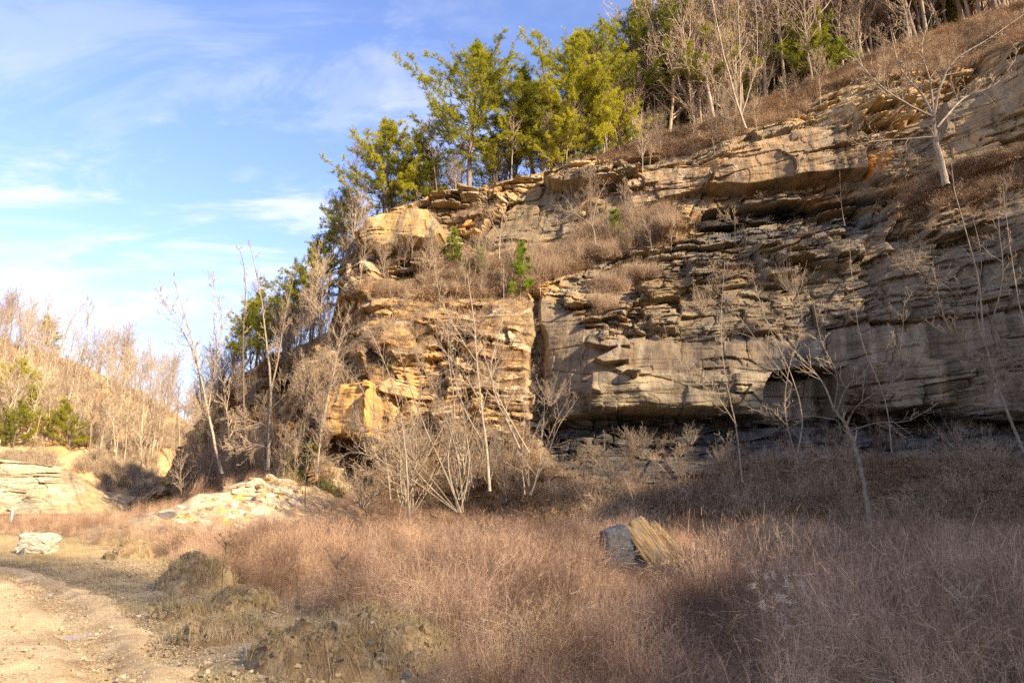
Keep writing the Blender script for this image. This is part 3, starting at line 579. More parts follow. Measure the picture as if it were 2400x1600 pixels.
FAR = [tree_meshes('far%d' % i, *forest_tree(20+i, h, 0.19, c, 26, 0.05, s, 5, 0.018), M_bark_far, M_twig_far) for i, (h, c, s) in enumerate([(17, .42, .20), (15, .35, .24), (18, .5, .18), (13, .3, .26), (16, .45, .22)])]
NEAR = [tree_meshes('near%d' % i, *forest_tree(40+i, h, r, c, 28, 0.06, s, 6, 0.010, fork=(i in (1, 4))), m1, m2) for i, (h, c, s, r, m1, m2) in enumerate(
   [(12, .35, .22, .13, M_bark_pale, M_twig), (11, .25, .26, .11, M_bark_pale, M_twig), (13, .45, .2, .14, M_bark_dark, M_twig), (9, .3, .25, .08, M_bark_pale, M_twig), (10, .2, .3, .12, M_bark_dark, M_twig), (7, .2, .28, .05, M_bark_pale, M_twig)])]

# pines: foliage built of needle tufts along the outer branches
def pine(seed, H, r0, clear, spread, dens=1.0, droop=0.0, young=False, mat=None, lop=0.0):
    rng = np.random.default_rng(seed); P, _ = bend(rng, (0, 0, -0.3), (rng.normal(0, .05), rng.normal(0, .05), 1), H, 12, 0.035, 0.02)
    r = np.linspace(r0, 0.015, 13); br = []; tufts = []
    n = int(H*(8.2 if not young else 9)*dens)
    for k in range(n):
        t = clear+(0.99-clear)*((k+rng.random())/n); f = t*12; i = min(int(f), 11); u = f-i; p = P[i]*(1-u)+P[i+1]*u
        az = rng.uniform(0, 6.283); tt = (t-clear)/(1-clear)
        L = H*spread*(0.35+0.75*(1-tt)**0.7 if young else (0.45+0.85*math.sin(min(1, tt*1.05+0.18)*math.pi)**0.8)*(1-0.35*tt-0.35*tt**4))*rng.uniform(0.5, 1.2)*(1+lop*math.cos(az))
        el = R(rng.uniform(-5, 25)+35*tt); d = (math.cos(az)*math.cos(el), math.sin(az)*math.cos(el), math.sin(el))
        B, _ = bend(rng, p, d, L, 6, 0.13, 0.05-droop); rb = np.linspace(max(r[i]*0.32, .012), 0.008, 7); br.append((B, rb))
        for q in range(int(4+L*4.2*dens)):
            s = rng.uniform(0.28, 1.0); g = s*6; a = min(int(g), 5); w = g-a; bp_ = B[a]*(1-w)+B[a+1]*w
            T = B[a+1]-B[a]; T /= np.linalg.norm(T); sd_ = side_dir(rng, T, R(rng.uniform(25, 70))); sd_[2] += 0.25
            l2 = rng.uniform(0.2, 0.62)*(1.3-s*0.5)*(0.6 if young else 1); Q, dq = bend(rng, bp_, sd_, l2, 2, 0.2, 0.12); br.append((Q, np.array([.008, .006, .005])))
            for c in (0.35, 0.7, 1.0): tufts.append((Q[0]*(1-c)+Q[2]*c+rng.normal(0, .04, 3), dq))
        tufts.append((B[-1], T))
    # each tuft: slim needle blades fanning forward
    tp = np.array([a for a, _ in tufts]); td = np.array([b for _, b in tufts]); nb = 20; M = len(tp)
    dirs = td[:, None]*0.65+rng.normal(0, 0.7, (M, nb, 3))+np.array([0, 0, 0.18]); dirs /= np.linalg.norm(dirs, axis=2)[..., None]
    ln = rng.uniform(0.12, 0.25, (M, nb, 1))*(0.8 if young else 1.0); sidev = np.cross(dirs, rng.normal(0, 1, (M, nb, 3))); sidev /= np.linalg.norm(sidev, axis=2)[..., None]
    w = 0.008; b0 = tp[:, None]-sidev*w; b1 = tp[:, None]+sidev*w; t1 = tp[:, None]+dirs*ln+sidev*w*0.5; t0 = tp[:, None]+dirs*ln-sidev*w*0.5
    Vt = np.stack([b0, b1, t1, t0], 2).reshape(-1, 3); Ft = np.arange(len(Vt)).reshape(-1, 4)
    a = tube_mesh('trunk_p', [(P, r)]); a.materials.append(M_bark_dark); b = tube_mesh('branches_p', br, 3); b.materials.append(M_bark_dark)
    c = mesh_np('foliage_p', Vt, Ft); c.materials.append(mat or M_pine); return (('trunk', a), ('branches', b), ('crown', c))
PINES = [pine(60, 12, .2, .30, .40, 1.15, lop=.2), pine(61, 9.5, .17, .10, .44, 1.25), pine(62, 13, .2, .28, .33, 1.1, lop=-.25), pine(63, 8, .13, .12, .40, 1.0), pine(64, 11, .16, .35, .33, .9)]
YOUNG = [pine(70, 3.6, .04, .12, .25, .8, young=True, mat=M_pine_young), pine(71, 2.6, .03, .1, .28, .8, young=True, mat=M_pine_young)]
def base_at(px, py, k=0.0):
    p = on_top(px, k) if k > 0 else on_pix(px, py); return p
# pines along the rim : pixel column, metres behind the rim, pixel row of the tip, variant, label
PL = [(900,1.0,250,1,'leftmost pine on the rim, broad and low branched above the jutting block'),(968,2.5,290,1,'small pine filling the gap right of the leftmost rim pine'),(1098,1.5,88,0,'tall lone-standing pine with a bare leaning trunk, left of centre on the rim'),
 (1015,6,330,3,'low dark pine between the leftmost pine and the tall leaning one'),(830,3.5,400,3,'stunted pine at the very end of the rim beneath the leftmost pine'),(1255,2,120,2,'tall pine just right of the tall leaning one'),(1310,1.5,230,1,'lower bushy pine in front of the tall pines at the middle of the rim'),(1335,5,60,0,'tall pine standing directly above the orange slab'),
 (1420,7,10,4,'slender high-crowned pine behind the orange slab'),(1500,6,-60,2,'big pine whose crown leaves the frame right of the orange slab'),(1575,8,-30,4,'thin pine at the right end of the dense pine row'),(1745,9,40,4,'pale sparse pine behind the white-stemmed clump'),(1210,9,230,4,'slim pine set back behind the lone-standing pine'),
 (1470,4,170,3,'short pine beneath the big crowns right of the orange slab'),(1640,6,-40,2,'tall pine at the right end of the row where the bare woods begin'),(1375,3,110,1,'bushy pine low over the right end of the orange slab'),(1180,3,150,3,'dark pine squeezed between the lone-standing pine and its right neighbour'),
 (2330,14,-60,1,'pine above the right hand rock at the top corner')]
for px, k, ty, v, lab in PL:
    k = min(k, 4 if px < 1500 else 9); b = base_at(px, 0, max(k, .8)); Hn = unproj(px, ty, b[1])[2]-b[2]; h0 = [12, 9.5, 13, 8, 11][v]
    s_ = Hn/(h0+1.7); thing('pine_tree', lab, 'pine tree', b, RNG.uniform(0, 6), (s_*1.1, s_*1.1, s_), 'pines along the cliff rim', PINES[v])
b = on_top(1930, 3); o = thing('pine_tree', 'dark green pine with a bright yellow-green side bough leaning over the upper right slope', 'pine tree', b, 0.6, 1.5, 'pines along the cliff rim', PINES[3], (0, 0.3))
b = on_top(2020, 3.5); o = thing('pine_tree', 'bright yellow-green pine bough tree reaching right on the upper right slope', 'pine tree', b, 2.6, (2.6, 2.6, 1.8), 'pines along the cliff rim', YOUNG[0], (0, 0.45))
for px, py, v, s, lab in [(1065,630,0,1.0,'bright young pine on the brushy bench, left of three'),(1125,640,1,1.0,'smallest faint young pine between two brighter ones on the bench'),(1215,700,0,1.25,'largest bright young pine at the right of the brushy bench'),(1445,560,1,1.05,'yellow-green young pine in pink brush below the dark seam'),
    (1400,300,1,0.8,'little yellow pine at the rim beneath the tall pines'),(1482,338,0,0.6,'tiny yellow pine on the rim over the pale grass'),(915,870,1,0.45,'small yellow-green pine sprig clinging to the pale broken buttress')]:
    b = on_pix(px, py); thing('young_pine', lab, 'young pine', b, RNG.uniform(0, 6), s, 'young pines on the ledges', YOUNG[v])
for px, py, h, v, lab in [(45,1010,11.5,0,'larger yellow-green pine at the left edge of the far hillside'),(165,1060,8.5,3,'rounded pine above the pale quarry bank on the far hillside'),(30,1060,7.5,1,'low dark pine above the far bank at the left edge'),(108,800,9,3,'slim pine poking above the leafless far crest'),(100,1040,6,3,'short pine between the two bigger ones on the far hillside')]:
    b = hill_at(px, py); h0 = [12, 9.5, 13, 8, 11][v]; thing('pine_tree', lab, 'pine tree', b, RNG.uniform(0, 6), h/h0, 'pines on the far hillside', PINES[v])
for px, py, Y, h, v, lab in [(560,880,66,7.5,2,'dark ragged pine at the lower left end of the ridge'),(600,850,70,8,0,'second dark pine behind the forked pale tree on the ridge end'),(720,770,66,9,1,'dark shaded pine under the rim block on the ridge end'),(690,800,72,7.5,3,'blue-green pine half hidden in bare trees on the ridge end'),(770,700,66,9,2,'shaded pine directly left of the jutting rim block')]:
    b = unproj(px, py, Y); h0 = [12, 9.5, 13, 8, 11][v]; thing('pine_tree', lab, 'pine tree', b, RNG.uniform(0, 6), h/h0, 'pines on the ridge end', PINES[v])
# bare woods on the far hillside
HILLW = []
for q in range(400):
    px = RNG.uniform(-60, 520) if q < 260 else RNG.uniform(-600, -60); c = float(np.interp(px, crest[:, 0], crest[:, 1])); u = RNG.random()**1.5
    py = c+u*(1110-c); 
    if px < 200 and py > 1060: py = 1040
    b = hill_at(px, py); t = FAR[int(RNG.integers(5))]; s = RNG.uniform(0.55, 1.0)*(0.75 if u > 0.5 else 0.95)
    if q >= 95: HILLW.append((b, s)); continue
    thing('bare_tree', 'pale leafless tree in the woods covering the far hillside', 'bare tree', b, RNG.uniform(0, 6), s, 'bare woods on the far hillside', (('trunk', t[0]), ('crown', t[1])), (RNG.normal(0, .04), RNG.normal(0.03, .05)))
# bare woods behind the rim
RIMW = []
for q in range(520):
    px = RNG.uniform(880, 2500) if q < 300 else RNG.uniform(1480, 2500); k = (0.6 if q < 115 else 3)+RNG.random()**1.4*(24 if px > 1500 else 5 if q < 115 else 9)
    if px < 1250 and RNG.random() < 0.3: continue
    b = on_top(px, k); t = NEAR[int(RNG.choice([0, 0, 1, 2, 2, 3, 4, 5]))]; s = RNG.uniform(0.6, 1.1)*(0.62 if px < 1250 else 0.9 if px < 1500 else 1.65)
    if q >= 115: RIMW.append((b, s)); continue
    thing('bare_tree', 'thin leafless tree among the crowded stems behind the cliff rim', 'bare tree', b, RNG.uniform(0, 6), s, 'bare woods behind the cliff rim', (('trunk', t[0]), ('crown', t[1])), (RNG.normal(0, .05), RNG.normal(0, .06)))
# bare trees down the left end of the ridge
for q in range(58):
    px = RNG.uniform(470, 850); sky = float(rim(px)); py = sky+RNG.uniform(0, 1)*min(90, 1120-sky)-4; Y = float(tps(px, max(py, sky)))+RNG.uniform(0, 6)
    b = unproj(px, py+4, Y); t = NEAR[int(RNG.choice([0, 1, 2, 3, 4, 4, 5]))]
    thing('bare_tree', 'leafless tree in the tangle down the left end of the cliff ridge', 'bare tree', b, RNG.uniform(0, 6), RNG.uniform(0.5, 0.95), 'bare trees on the ridge end', (('trunk', t[0]), ('crown', t[1])), (RNG.normal(0, .05), RNG.normal(-.06, .08)))
# saplings on the ledges
for q in range(70):
    if q < 30: px, py = RNG.uniform(1500, 2150), None; py = float(rim(px))+RNG.uniform(4, 80)
    elif q < 55: px, py = RNG.uniform(820, 1280), RNG.uniform(620, 700)
    else: px, py = RNG.uniform(1280, 1620), RNG.uniform(500, 620)
    b = on_pix(px, py); t = NEAR[5 if RNG.random() < .6 else 3]; s = RNG.uniform(0.3, 0.6)
    thing('sapling', 'slim bare sapling rooted on the brushy ledges of the cliff', 'sapling', b, RNG.uniform(0, 6), s, 'saplings on the cliff ledges', (('trunk', t[0]), ('crown', t[1])), (RNG.normal(0, .08), RNG.normal(0, .08)))

# trees whose own stems can be read in the photograph: (pixel x, pixel y, metres nearer or farther) per stem
def stem(pts, Yb, r0, r1, seed, n=None):
    rng = np.random.default_rng(seed); P = []
    for p in pts:
        dy = p[2] if len(p) > 2 else 0; P.append(np.array(unproj(p[0], p[1], Yb+dy), float).ravel())
    P = np.array(P); m = n or max(8, len(P)*4); t = np.linspace(0, len(P)-1, m); i = np.minimum(t.astype(int), len(P)-2); u = (t-i)[:, None]
    # catmull-rom through the points
    a = P[np.maximum(i-1, 0)]; b = P[i]; c = P[i+1]; d = P[np.minimum(i+2, len(P)-1)]
    Q = 0.5*((2*b)+(-a+c)*u+(2*a-5*b+4*c-d)*u**2+(-a+3*b-3*c+d)*u**3)+rng.normal(0, r0*0.12, (m, 3))
    return Q, np.linspace(r0, r1, m)
def drawn_tree(name, label, cat, Yb, stems, seed, n1=9, L1=1.6, mt=None, mb=None, lev=1, ang=42, up=0.1, start=0.25, n2=4, rmin=0.004, curl=0.0, group=None, wig=.12):
    rng = np.random.default_rng(seed); st = [stem(p, Yb, a*.8, b*.7, seed+k) for k, (p, a, b) in enumerate(stems)]; n1 = int(n1*1.7); n2 += 1; rmin *= 1.7; base = st[0][0][0].copy()
    br = []
    for k, (P, r) in enumerate(st): br += ramify(rng, P, r, n1 if k else max(3, n1//2), L1*(1 if k else .8), R(ang), lev, up, start if k else max(start, .5), wig, n2, rmin, curl=curl)
    st = [(P-base, r) for P, r in st]; br = [(P-base, r) for P, r in br]
    a, b = tree_meshes(name, st, br, mt or M_bark_pale, mb or M_twig); return thing(name, label, cat, base, parts=(('trunk', a), ('crown', b)), group=group)
drawn_tree('bare_tree', 'foreground bare tree with pale forked trunk standing right of the two-toned boulder', 'bare tree', 25, [
 ([(2042,1262),(2030,1160),(2008,1060),(1986,1000),(1955,960)],.115,.075),([(1986,1000),(2005,955,-.5),(2060,915,-1),(2150,850,-1.5),(2175,800,-2)],.04,.012),([(1955,960),(1930,900,.5),(1885,845,1),(1800,760,1),(1780,700,1)],.05,.012),
 ([(1955,960),(1962,880,-.5),(1925,800,-.7),(1905,700,-1)],.04,.01),([(2022,1085),(1960,1072,.5),(1900,1058,1),(1850,1060,1)],.035,.01),([(1990,1010),(2060,990,-.5),(2130,985,-1),(2220,930,-1)],.035,.01),([(1965,985),(1900,975,-1),(1830,985,-1),(1770,960,-1)],.03,.008),([(1960,965),(1990,900,1),(2040,870,1),(2100,780,1)],.03,.008)], 901, 8, 1.3, lev=1, up=0.06)
drawn_tree('bare_tree', 'spreading grey tree with a stout pale trunk on the bench at the upper right', 'bare tree', 38, [
 ([(2217,436),(2205,380),(2192,320),(2188,275)],.27,.16),([(2188,280),(2160,220,.5),(2110,160,1),(2085,60,1)],.12,.02),([(2188,280),(2205,200,-.5),(2240,140,-1),(2320,90,-1.5),(2420,20,-2)],.12,.02),([(2188,275),(2120,240,-1),(2050,190,-1),(1985,110,-1)],.10,.02),
 ([(2192,320),(2130,325,-.5),(2060,330,-1),(2000,340,-1)],.06,.012),([(2195,300),(2260,230,1),(2330,200,1),(2380,140,1)],.09,.02),([(2190,280),(2180,190,.5),(2160,110,.5),(2190,20,.5)],.09,.02)], 911, 10, 2.2, lev=2, up=0.03, n2=4, rmin=.008)
drawn_tree('bare_tree', 'white-stemmed clump of trunks leaning from one root on the upper rim', 'bare tree', 50, [
 ([(1748,302),(1730,250),(1715,200),(1690,100),(1665,-20)],.13,.05),([(1735,265),(1735,200,.3),(1733,100,.4),(1728,-30,.5)],.11,.04),([(1730,250),(1690,200,-.4),(1640,170,-.8),(1570,120,-1),(1520,100,-1)],.06,.015),([(1738,270),(1760,200,0),(1775,120,0),(1770,-10,0)],.08,.03)], 921, 9, 2.4, lev=2, start=.3, rmin=.007)
drawn_tree('bare_tree', 'tall pale double-trunked tree in front of the shaded ridge end', 'bare tree', 47, [
 ([(628,1100),(632,1000),(634,900),(624,800),(612,700),(585,560)],.16,.03),([(634,920),(652,840,.3),(668,740,.4),(690,640,.4)],.1,.02),([(632,1000),(590,985,-.4),(545,978,-.6)],.04,.01),([(631,1050),(590,1040),(540,1052)],.035,.01),([(634,960),(690,900,.5),(720,860,.6)],.04,.01)], 931, 14, 2.0, lev=2, start=.2, rmin=.007)
drawn_tree('bare_tree', 'leaning pale tree arching left against the sky at the ridge foot', 'bare tree', 52, [
 ([(520,1110),(495,1000),(470,880),(440,760),(402,640)],.15,.03),([(480,930),(450,820,.4),(405,740,.6),(375,690,.6)],.07,.02),([(488,960),(505,850,-.4),(520,740,-.6),(490,640,-.6)],.08,.02),([(500,1000),(470,960),(430,950)],.04,.01)], 941, 13, 2.4, lev=2, start=.15, rmin=.008)
drawn_tree('bare_tree', 'slender bare tree with upright branches beside the leaning pale tree', 'bare tree', 55, [([(580,1090),(572,950),(570,800),(575,650),(560,580)],.12,.02),([(540,1080),(530,950),(512,850),(500,740)],.1,.02)], 951, 16, 2.0, mt=M_bark_dark, lev=2, start=.15, rmin=.008)
drawn_tree('bare_tree', 'sunlit multi-stemmed tree with a straight trunk at the middle of the talus', 'bare tree', 35, [
 ([(1148,1150),(1140,1050),(1128,950),(1118,850),(1112,760),(1095,640)],.115,.03),([(1222,1060),(1190,990),(1162,930),(1150,860),(1178,740),(1180,620)],.09,.02),([(1128,950),(1090,880,-.5),(1040,820,-1),(1000,740,-1)],.05,.01),([(1130,960),(1160,860,.4),(1200,800,.6),(1250,760,.8)],.045,.01),
 ([(1140,1050),(1090,960,.5),(1060,860,.6),(1040,700,.7)],.05,.012),([(1118,850),(1080,790),(1030,690),(1020,600)],.04,.01)], 961, 11, 1.8, lev=2, start=.2, rmin=.005)
drawn_tree('bare_tree', 'fan of thin pale stems from one root in front of the broken buttress', 'bare tree', 34, [
 ([(915,1170),(905,1080),(880,980),(830,880),(780,830)],.06,.012),([(1080,1200),(1040,1100),(980,960),(930,800),(910,640)],.085,.015),([(1075,1200),(1050,1080),(1065,960),(1050,800),(1075,660)],.06,.012),([(1072,1200),(1010,1120),(940,1040),(880,960)],.05,.01),
 ([(1085,1200),(1070,1060),(1020,920),(960,800),(940,720)],.05,.01),([(1078,1200),(1100,1080),(1080,900),(1130,780)],.05,.01),([(1070,1200),(960,1080),(900,900),(905,770)],.05,.01),([(1065,1195),(930,1100),(840,1060),(770,1080)],.04,.01)], 971, 9, 1.6, lev=1, start=.3, rmin=.005, n2=5)
drawn_tree('bare_tree', 'straight tan-stemmed tree with crossing side twigs at the foot of the buttress', 'bare tree', 32.5, [
 ([(960,1228),(955,1130),(948,1040),(935,960),(905,860),(860,760)],.085,.015),([(948,1040),(980,960),(985,880),(960,760)],.045,.01),([(950,1080),(910,1020),(860,1000),(800,960)],.03,.008),([(953,1120),(900,1100),(850,1110)],.03,.008)], 981, 12, 1.6, lev=2, start=.12, rmin=.004, n2=4)
drawn_tree('bare_tree', 'bare pale tree leaning across the dark cave-like hollow', 'bare tree', 33, [
 ([(1240,1060),(1200,990),(1168,930),(1150,880)],.05,.03),([(1150,880),(1120,800),(1060,740)],.03,.01)], 983, 8, 1.4, lev=1)
bpy.data.objects.remove(bpy.data.objects[-1]) if False else None
for Yb, st, sd, lab in [
 (30,[([(1870,1060),(1880,980),(1855,880),(1800,760),(1760,640)],.055,.01),([(1862,1060),(1840,960),(1850,860),(1880,760),(1860,640)],.045,.01),([(1855,900),(1790,820),(1700,700),(1660,680)],.03,.008)],991,'thin grey sapling pair in front of the rock hollow'),
 (28,[([(1740,1130),(1725,1000),(1700,880),(1690,760),(1700,600)],.045,.008),([(1728,1000),(1680,930),(1620,880),(1560,800)],.03,.008)],992,'slim arching sapling left of the rock hollow with fine curved twigs'),
 (29,[([(2090,1060),(2075,940),(2020,800),(2000,680),(1990,560)],.045,.008),([(2075,940),(2110,820),(2120,700)],.03,.008)],993,'upright sapling in front of the dark cleft in the right wall'),
 (26,[([(2400,1060),(2360,960),(2310,800),(2290,640),(2240,460),(2230,380)],.075,.01),([(2340,900),(2300,860),(2220,760),(2190,640)],.035,.008),([(2310,800),(2350,650),(2340,500),(2370,420)],.04,.008)],994,'tall tan sapling rising along the right edge of the picture'),
 (24,[([(2470,1100),(2440,900),(2400,760),(2370,600),(2350,430)],.06,.01),([(2430,860),(2360,880),(2280,850)],.03,.006)],995,'farthest right thin tree, half outside the picture'),
 (31,[([(2330,860),(2290,740),(2300,600),(2270,480)],.04,.008),([(2300,760),(2230,680),(2160,640)],.025,.006),([(2295,700),(2360,600),(2400,560)],.025,.006)],996,'wispy curved sapling before the banded right wall'),
 (44,[([(1170,606),(1172,560),(1180,500),(1205,455)],.06,.012),([(1172,560),(1150,510),(1140,470)],.04,.01),([(1175,540),(1200,500),(1240,490)],.035,.01)],997,'small pale tree on the bench in front of the smooth inclined slab'),
 (43,[([(1395,572),(1388,530),(1350,500),(1325,462)],.055,.012),([(1388,530),(1400,470),(1425,420)],.05,.012),([(1350,500),(1310,490)],.03,.008)],998,'small white forked tree below the orange slab'),
 (42.5,[([(1722,570),(1722,520),(1716,486)],.05,.015),([(1720,520),(1690,500)],.02,.006)],999,'little bare conifer-shaped tree beneath the overhanging ledge'),
 (40.5,[([(1980,530),(1972,480),(1968,400)],.045,.01)],1000,'thin straight sapling crossing the dark seam'),
 (38,[([(715,1190),(716,1110),(722,1040)],.04,.01),([(425,1160),(424,1120),(422,1080)],.04,.02)],1001,'broken slender stump stems beside the rubble'),
 (36,[([(790,1100),(850,1150),(860,1200)],.03,.01),([(860,1210),(830,1130),(770,1080),(730,1060)],.035,.01)],1002,'low crooked bush tree against the vine-covered rock')]:
    drawn_tree('sapling', lab, 'sapling', Yb, st, sd, 10, 1.5 if Yb < 40 else 1.0, lev=2 if Yb < 34 else 1, start=.12, rmin=.0035, n2=4, up=.08, ang=50, mt=M_bark_pale if Yb < 38 or sd in (997, 998) else M_bark_dark)
# shrubs with upturned shoots
SHR = []
for k in range(4):
    rng = np.random.default_rng(500+k); st = []; br = []
    for q in range(16):
        az = rng.uniform(0, 6.28); el = R(rng.uniform(20, 80)); P, _ = bend(rng, (0, 0, -.05), (math.cos(az)*math.cos(el), math.sin(az)*math.cos(el), math.sin(el)), rng.uniform(.9, 1.8), 7, .13, .12); r = np.linspace(.016, .005, 8); st.append((P, r))
        br += ramify(rng, P, r, 9, .55, R(50), 1, .14, .2, .14, 4, .003)
    SHR.append(tree_meshes('shrub%d' % k, st, br, M_bark_pale, M_twig))
for px, py, Y, s, v, lab in [(1430,1125,33,1.4,0,'pale upswept shrub sprawling in front of the black shale'),(1500,1060,36,1.0,1,'grey shrub under the long ledge left of the fallen blocks'),(1620,1040,37,.8,2,'wiry shrub tucked against the black shale band'),(1690,1090,36,.9,3,'tangled shrub above the layered outcrop on the shaded slope'),
  (900,1080,36,1.9,2,'dense sunlit shrub left of the fan of stems'),(850,1190,35,1.7,1,'low bare shrub beside the dark opening'),(1000,1060,39,1.8,0,'bushy bare shrub under the pale rock face'),(1290,950,38,1.3,3,'leafy tan shrub at the shaded corner of the ledge'),(1240,880,40,1.1,0,'high tan shrub beside the vertical crack'),
  (560,1120,52,2.4,1,'shrub thicket at the foot of the ridge end'),(480,1130,55,2.6,2,'bare thicket left of the rubble slope'),(700,1060,45,1.8,3,'scrub on top of the vine-covered rock'),(850,700,47,1.5,1,'rusty scrub on the left edge of the buttress top'),(940,720,46.5,1.4,2,'scrub hanging over the buttress top'),
  (1860,690,38,1.3,0,'reddish shrub on the broken ledges near the right wall'),(1640,740,39,1.3,1,'dry shrub clinging to the broken ledges'),(2320,1090,28,1.1,2,'dark tangle of bare branches on the right slope'),(2240,1050,30,1.0,3,'fine-twigged shrub at the foot of the right wall'),(2140,640,37,1.2,0,'shrub in the cleft of the right wall'),(730,985,50,1.4,0,'shrub beside the orange block')]:
    b = np.array(unproj(px, py, Y), float); q = on_pix(px, py)
    if Y > 38: b = q
    thing('bare_shrub', lab, 'shrub', b, RNG.uniform(0, 6), s, 'bare shrubs about the cliff foot', (('stems', SHR[v][0]), ('twigs', SHR[v][1])))
SAPM = []
for k in range(4):
    rng = np.random.default_rng(560+k); st = []; br = []
    for q in range(6):
        az = rng.uniform(0, 6.28); el = R(rng.uniform(58, 84)); P, _ = bend(rng, (rng.normal(0, .1), rng.normal(0, .1), -.1), (math.cos(az)*math.cos(el), math.sin(az)*math.cos(el), math.sin(el)), rng.uniform(3.2, 6), 9, .08, .03); r = np.linspace(.035, .008, 10); st.append((P, r))
        br += ramify(rng, P, r, 13, 1.3, R(46), 1, .12, .15, .13, 5, .0065)
    SAPM.append(tree_meshes('thicket%d' % k, st, br, M_bark_pale, M_twig))
DT = tree_meshes('dark_thicket', *forest_tree(581, 4.2, .03, .1, 26, .08, .33, 5, .006, fork=True), M_bark_dark, M_brush)
for q in range(70):
    px = RNG.uniform(430, 800); lo_ = max(float(rim(px))+60, 960 if px > 600 else 0); py = RNG.uniform(lo_, max(lo_+30, 1160)); bb = on_pix(px, py); t = NEAR[int(RNG.choice([0, 1, 3, 4, 5, 5]))] if q % 3 else DT
    thing('bare_tree', 'small leafless tree in the dense tangle on the shaded foot of the ridge', 'bare tree', bb+np.array([0, -RNG.uniform(0, 2), -.2]), RNG.uniform(0, 6), RNG.uniform(.35, .62)*(1.6 if t is DT else 1), 'small trees on the shaded foot of the ridge', (('trunk', t[0]), ('crown', t[1])), (RNG.normal(0, .08), RNG.normal(-.05, .12)))
for q in range(24):
    if q < 17: px, py, Y = RNG.uniform(915, 1250), RNG.uniform(1090, 1200), RNG.uniform(34, 41); lb = 'thin many-stemmed sapling in the sunlit thicket before the broken buttress'
    else: px, py, Y = RNG.uniform(1450, 2380), RNG.uniform(1130, 1210), RNG.uniform(27, 34); lb = 'thin many-stemmed sapling on the shaded slope below the long ledge'
    bb = np.array(unproj(px, py, Y), float); t = SAPM[int(RNG.integers(4))]; thing('sapling', lb, 'sapling', bb, RNG.uniform(0, 6), RNG.uniform(.6, 1.15)*(1 if q < 17 else .75), 'thicket saplings before the buttress' if q < 17 else 'saplings on the shaded slope', (('trunk', t[0] if q < 17 else DT[0]), ('crown', t[1] if q < 17 else DT[1])))
# fallen log
lg = tube_mesh('log', [(np.array([[0, 0, 0], [.8, -.1, .35], [1.6, -.3, .6], [2.6, -.4, .9]]), np.array([.2, .22, .2, .16])), (np.array([[.8, -.1, .35], [.9, -.3, .8], [1.2, -.5, 1.1]]), np.array([.1, .07, .03]))], 10)
lo = add('fallen_log', lg, M_bark_dark); b = on_pix(2350, 1085); lo.location = b+np.array([0, -.5, .1]); lo.rotation_euler = (0, .9, 0.2); tag(lo, 'dark rotten log lying on the shaded slope at the right edge', 'log')

# ---------------------------------------------------------------- stones
def rock_mesh(seed, size, cuts=24, sub=3, nz=0.035, name='rock'):
    import bmesh
    rng = np.random.default_rng(seed); bm = bmesh.new(); bmesh.ops.create_icosphere(bm, subdivisions=sub, radius=1.0)
    v = np.array([a.co[:] for a in bm.verts])
    for _ in range(cuts):
        n = rng.normal(0, 1, 3); n /= np.linalg.norm(n); d = rng.uniform(.38, .8); s = v@n-d; v = v-np.where(s > 0, s, 0)[:, None]*n
    v = v+nz*np.stack([fbm(v[:, 1]*3+seed, v[:, 2]*3, seed, 4), fbm(v[:, 0]*3, v[:, 2]*3+seed, seed+1, 4), fbm(v[:, 0]*3, v[:, 1]*3, seed+2, 4)], 1)
    for a, c in zip(bm.verts, v*np.array(size)): a.co = c
    me = bpy.data.meshes.new(name); bm.to_mesh(me); bm.free(); me.shade_flat(); return me
M_stone_pale = rock_mat('stone_pale', False, (0.52, 0.45, 0.34), 3); M_stone_tan = rock_mat('stone_tan', False, (0.38, 0.28, 0.16), 3)
M_stone_grey = rock_mat('stone_grey', False, (0.13, 0.13, 0.135), 3); M_stone_orange = rock_mat('stone_orange', False, (0.55, 0.37, 0.14), 3)
def gsurf(px, py):
    Ys = np.linspace(4, 60, 1200); x_, y_, z_ = unproj(px, py, Ys); h_ = z_-G(x_, Ys); i = int(np.argmax(h_ < 0)); i = i if h_[i] < 0 else 1199; return float(x_[i]), float(Ys[i]), float(z_[i])
def rock(px, py, w, seed, mat, lab, hs=.7, z=None, group=None, ds=.8, rot=None, Y=None):
    if Y is None: x, y = gpt(px, py, z or 0.0)
    else: x, y, zz = gsurf(px, py)
    W = w/1600*y/2*1.05; me = rock_mesh(seed, (W, W*ds, W*hs)); me.materials.append(mat)
    o = bpy.data.objects.new('rock', me); COL.objects.link(o); o.location = (x, y, (zz-W*hs*.25 if Y else float(G(x, y))+W*hs*(.35 if px < 330 or px > 700 else .05))); r = random.Random(seed)
    o.rotation_euler = rot or (r.uniform(-.3, .3), r.uniform(-.3, .3), r.uniform(0, 6)); tag(o, lab, 'rock', group); return o
# white block by the track
def blocky(size, seed, name, nz=.04, n=14, taper=(1, 1)):
    import bmesh
    bm = bmesh.new(); bmesh.ops.create_cube(bm, size=2); bmesh.ops.subdivide_edges(bm, edges=bm.edges, cuts=n, use_grid_fill=True)
    v = np.array([a.co[:] for a in bm.verts]); u = v/np.maximum(1, (np.abs(v)**8).sum(1)**(1/8))[:, None]
    u[:, 0] *= 1+(taper[0]-1)*(u[:, 2]+1)/2; u[:, 1] *= 1+(taper[1]-1)*(u[:, 2]+1)/2
    w = u*np.array(size)+nz*np.stack([fbm(v[:, 1]*2+seed, v[:, 2]*4, seed, 4), fbm(v[:, 0]*2, v[:, 2]*4+seed, seed+1, 4), fbm(v[:, 0]*2, v[:, 1]*2, seed+2, 4)], 1)
    for a, c in zip(bm.verts, w): a.co = c
    me = bpy.data.meshes.new(name); bm.to_mesh(me); bm.free(); me.shade_flat(); return me
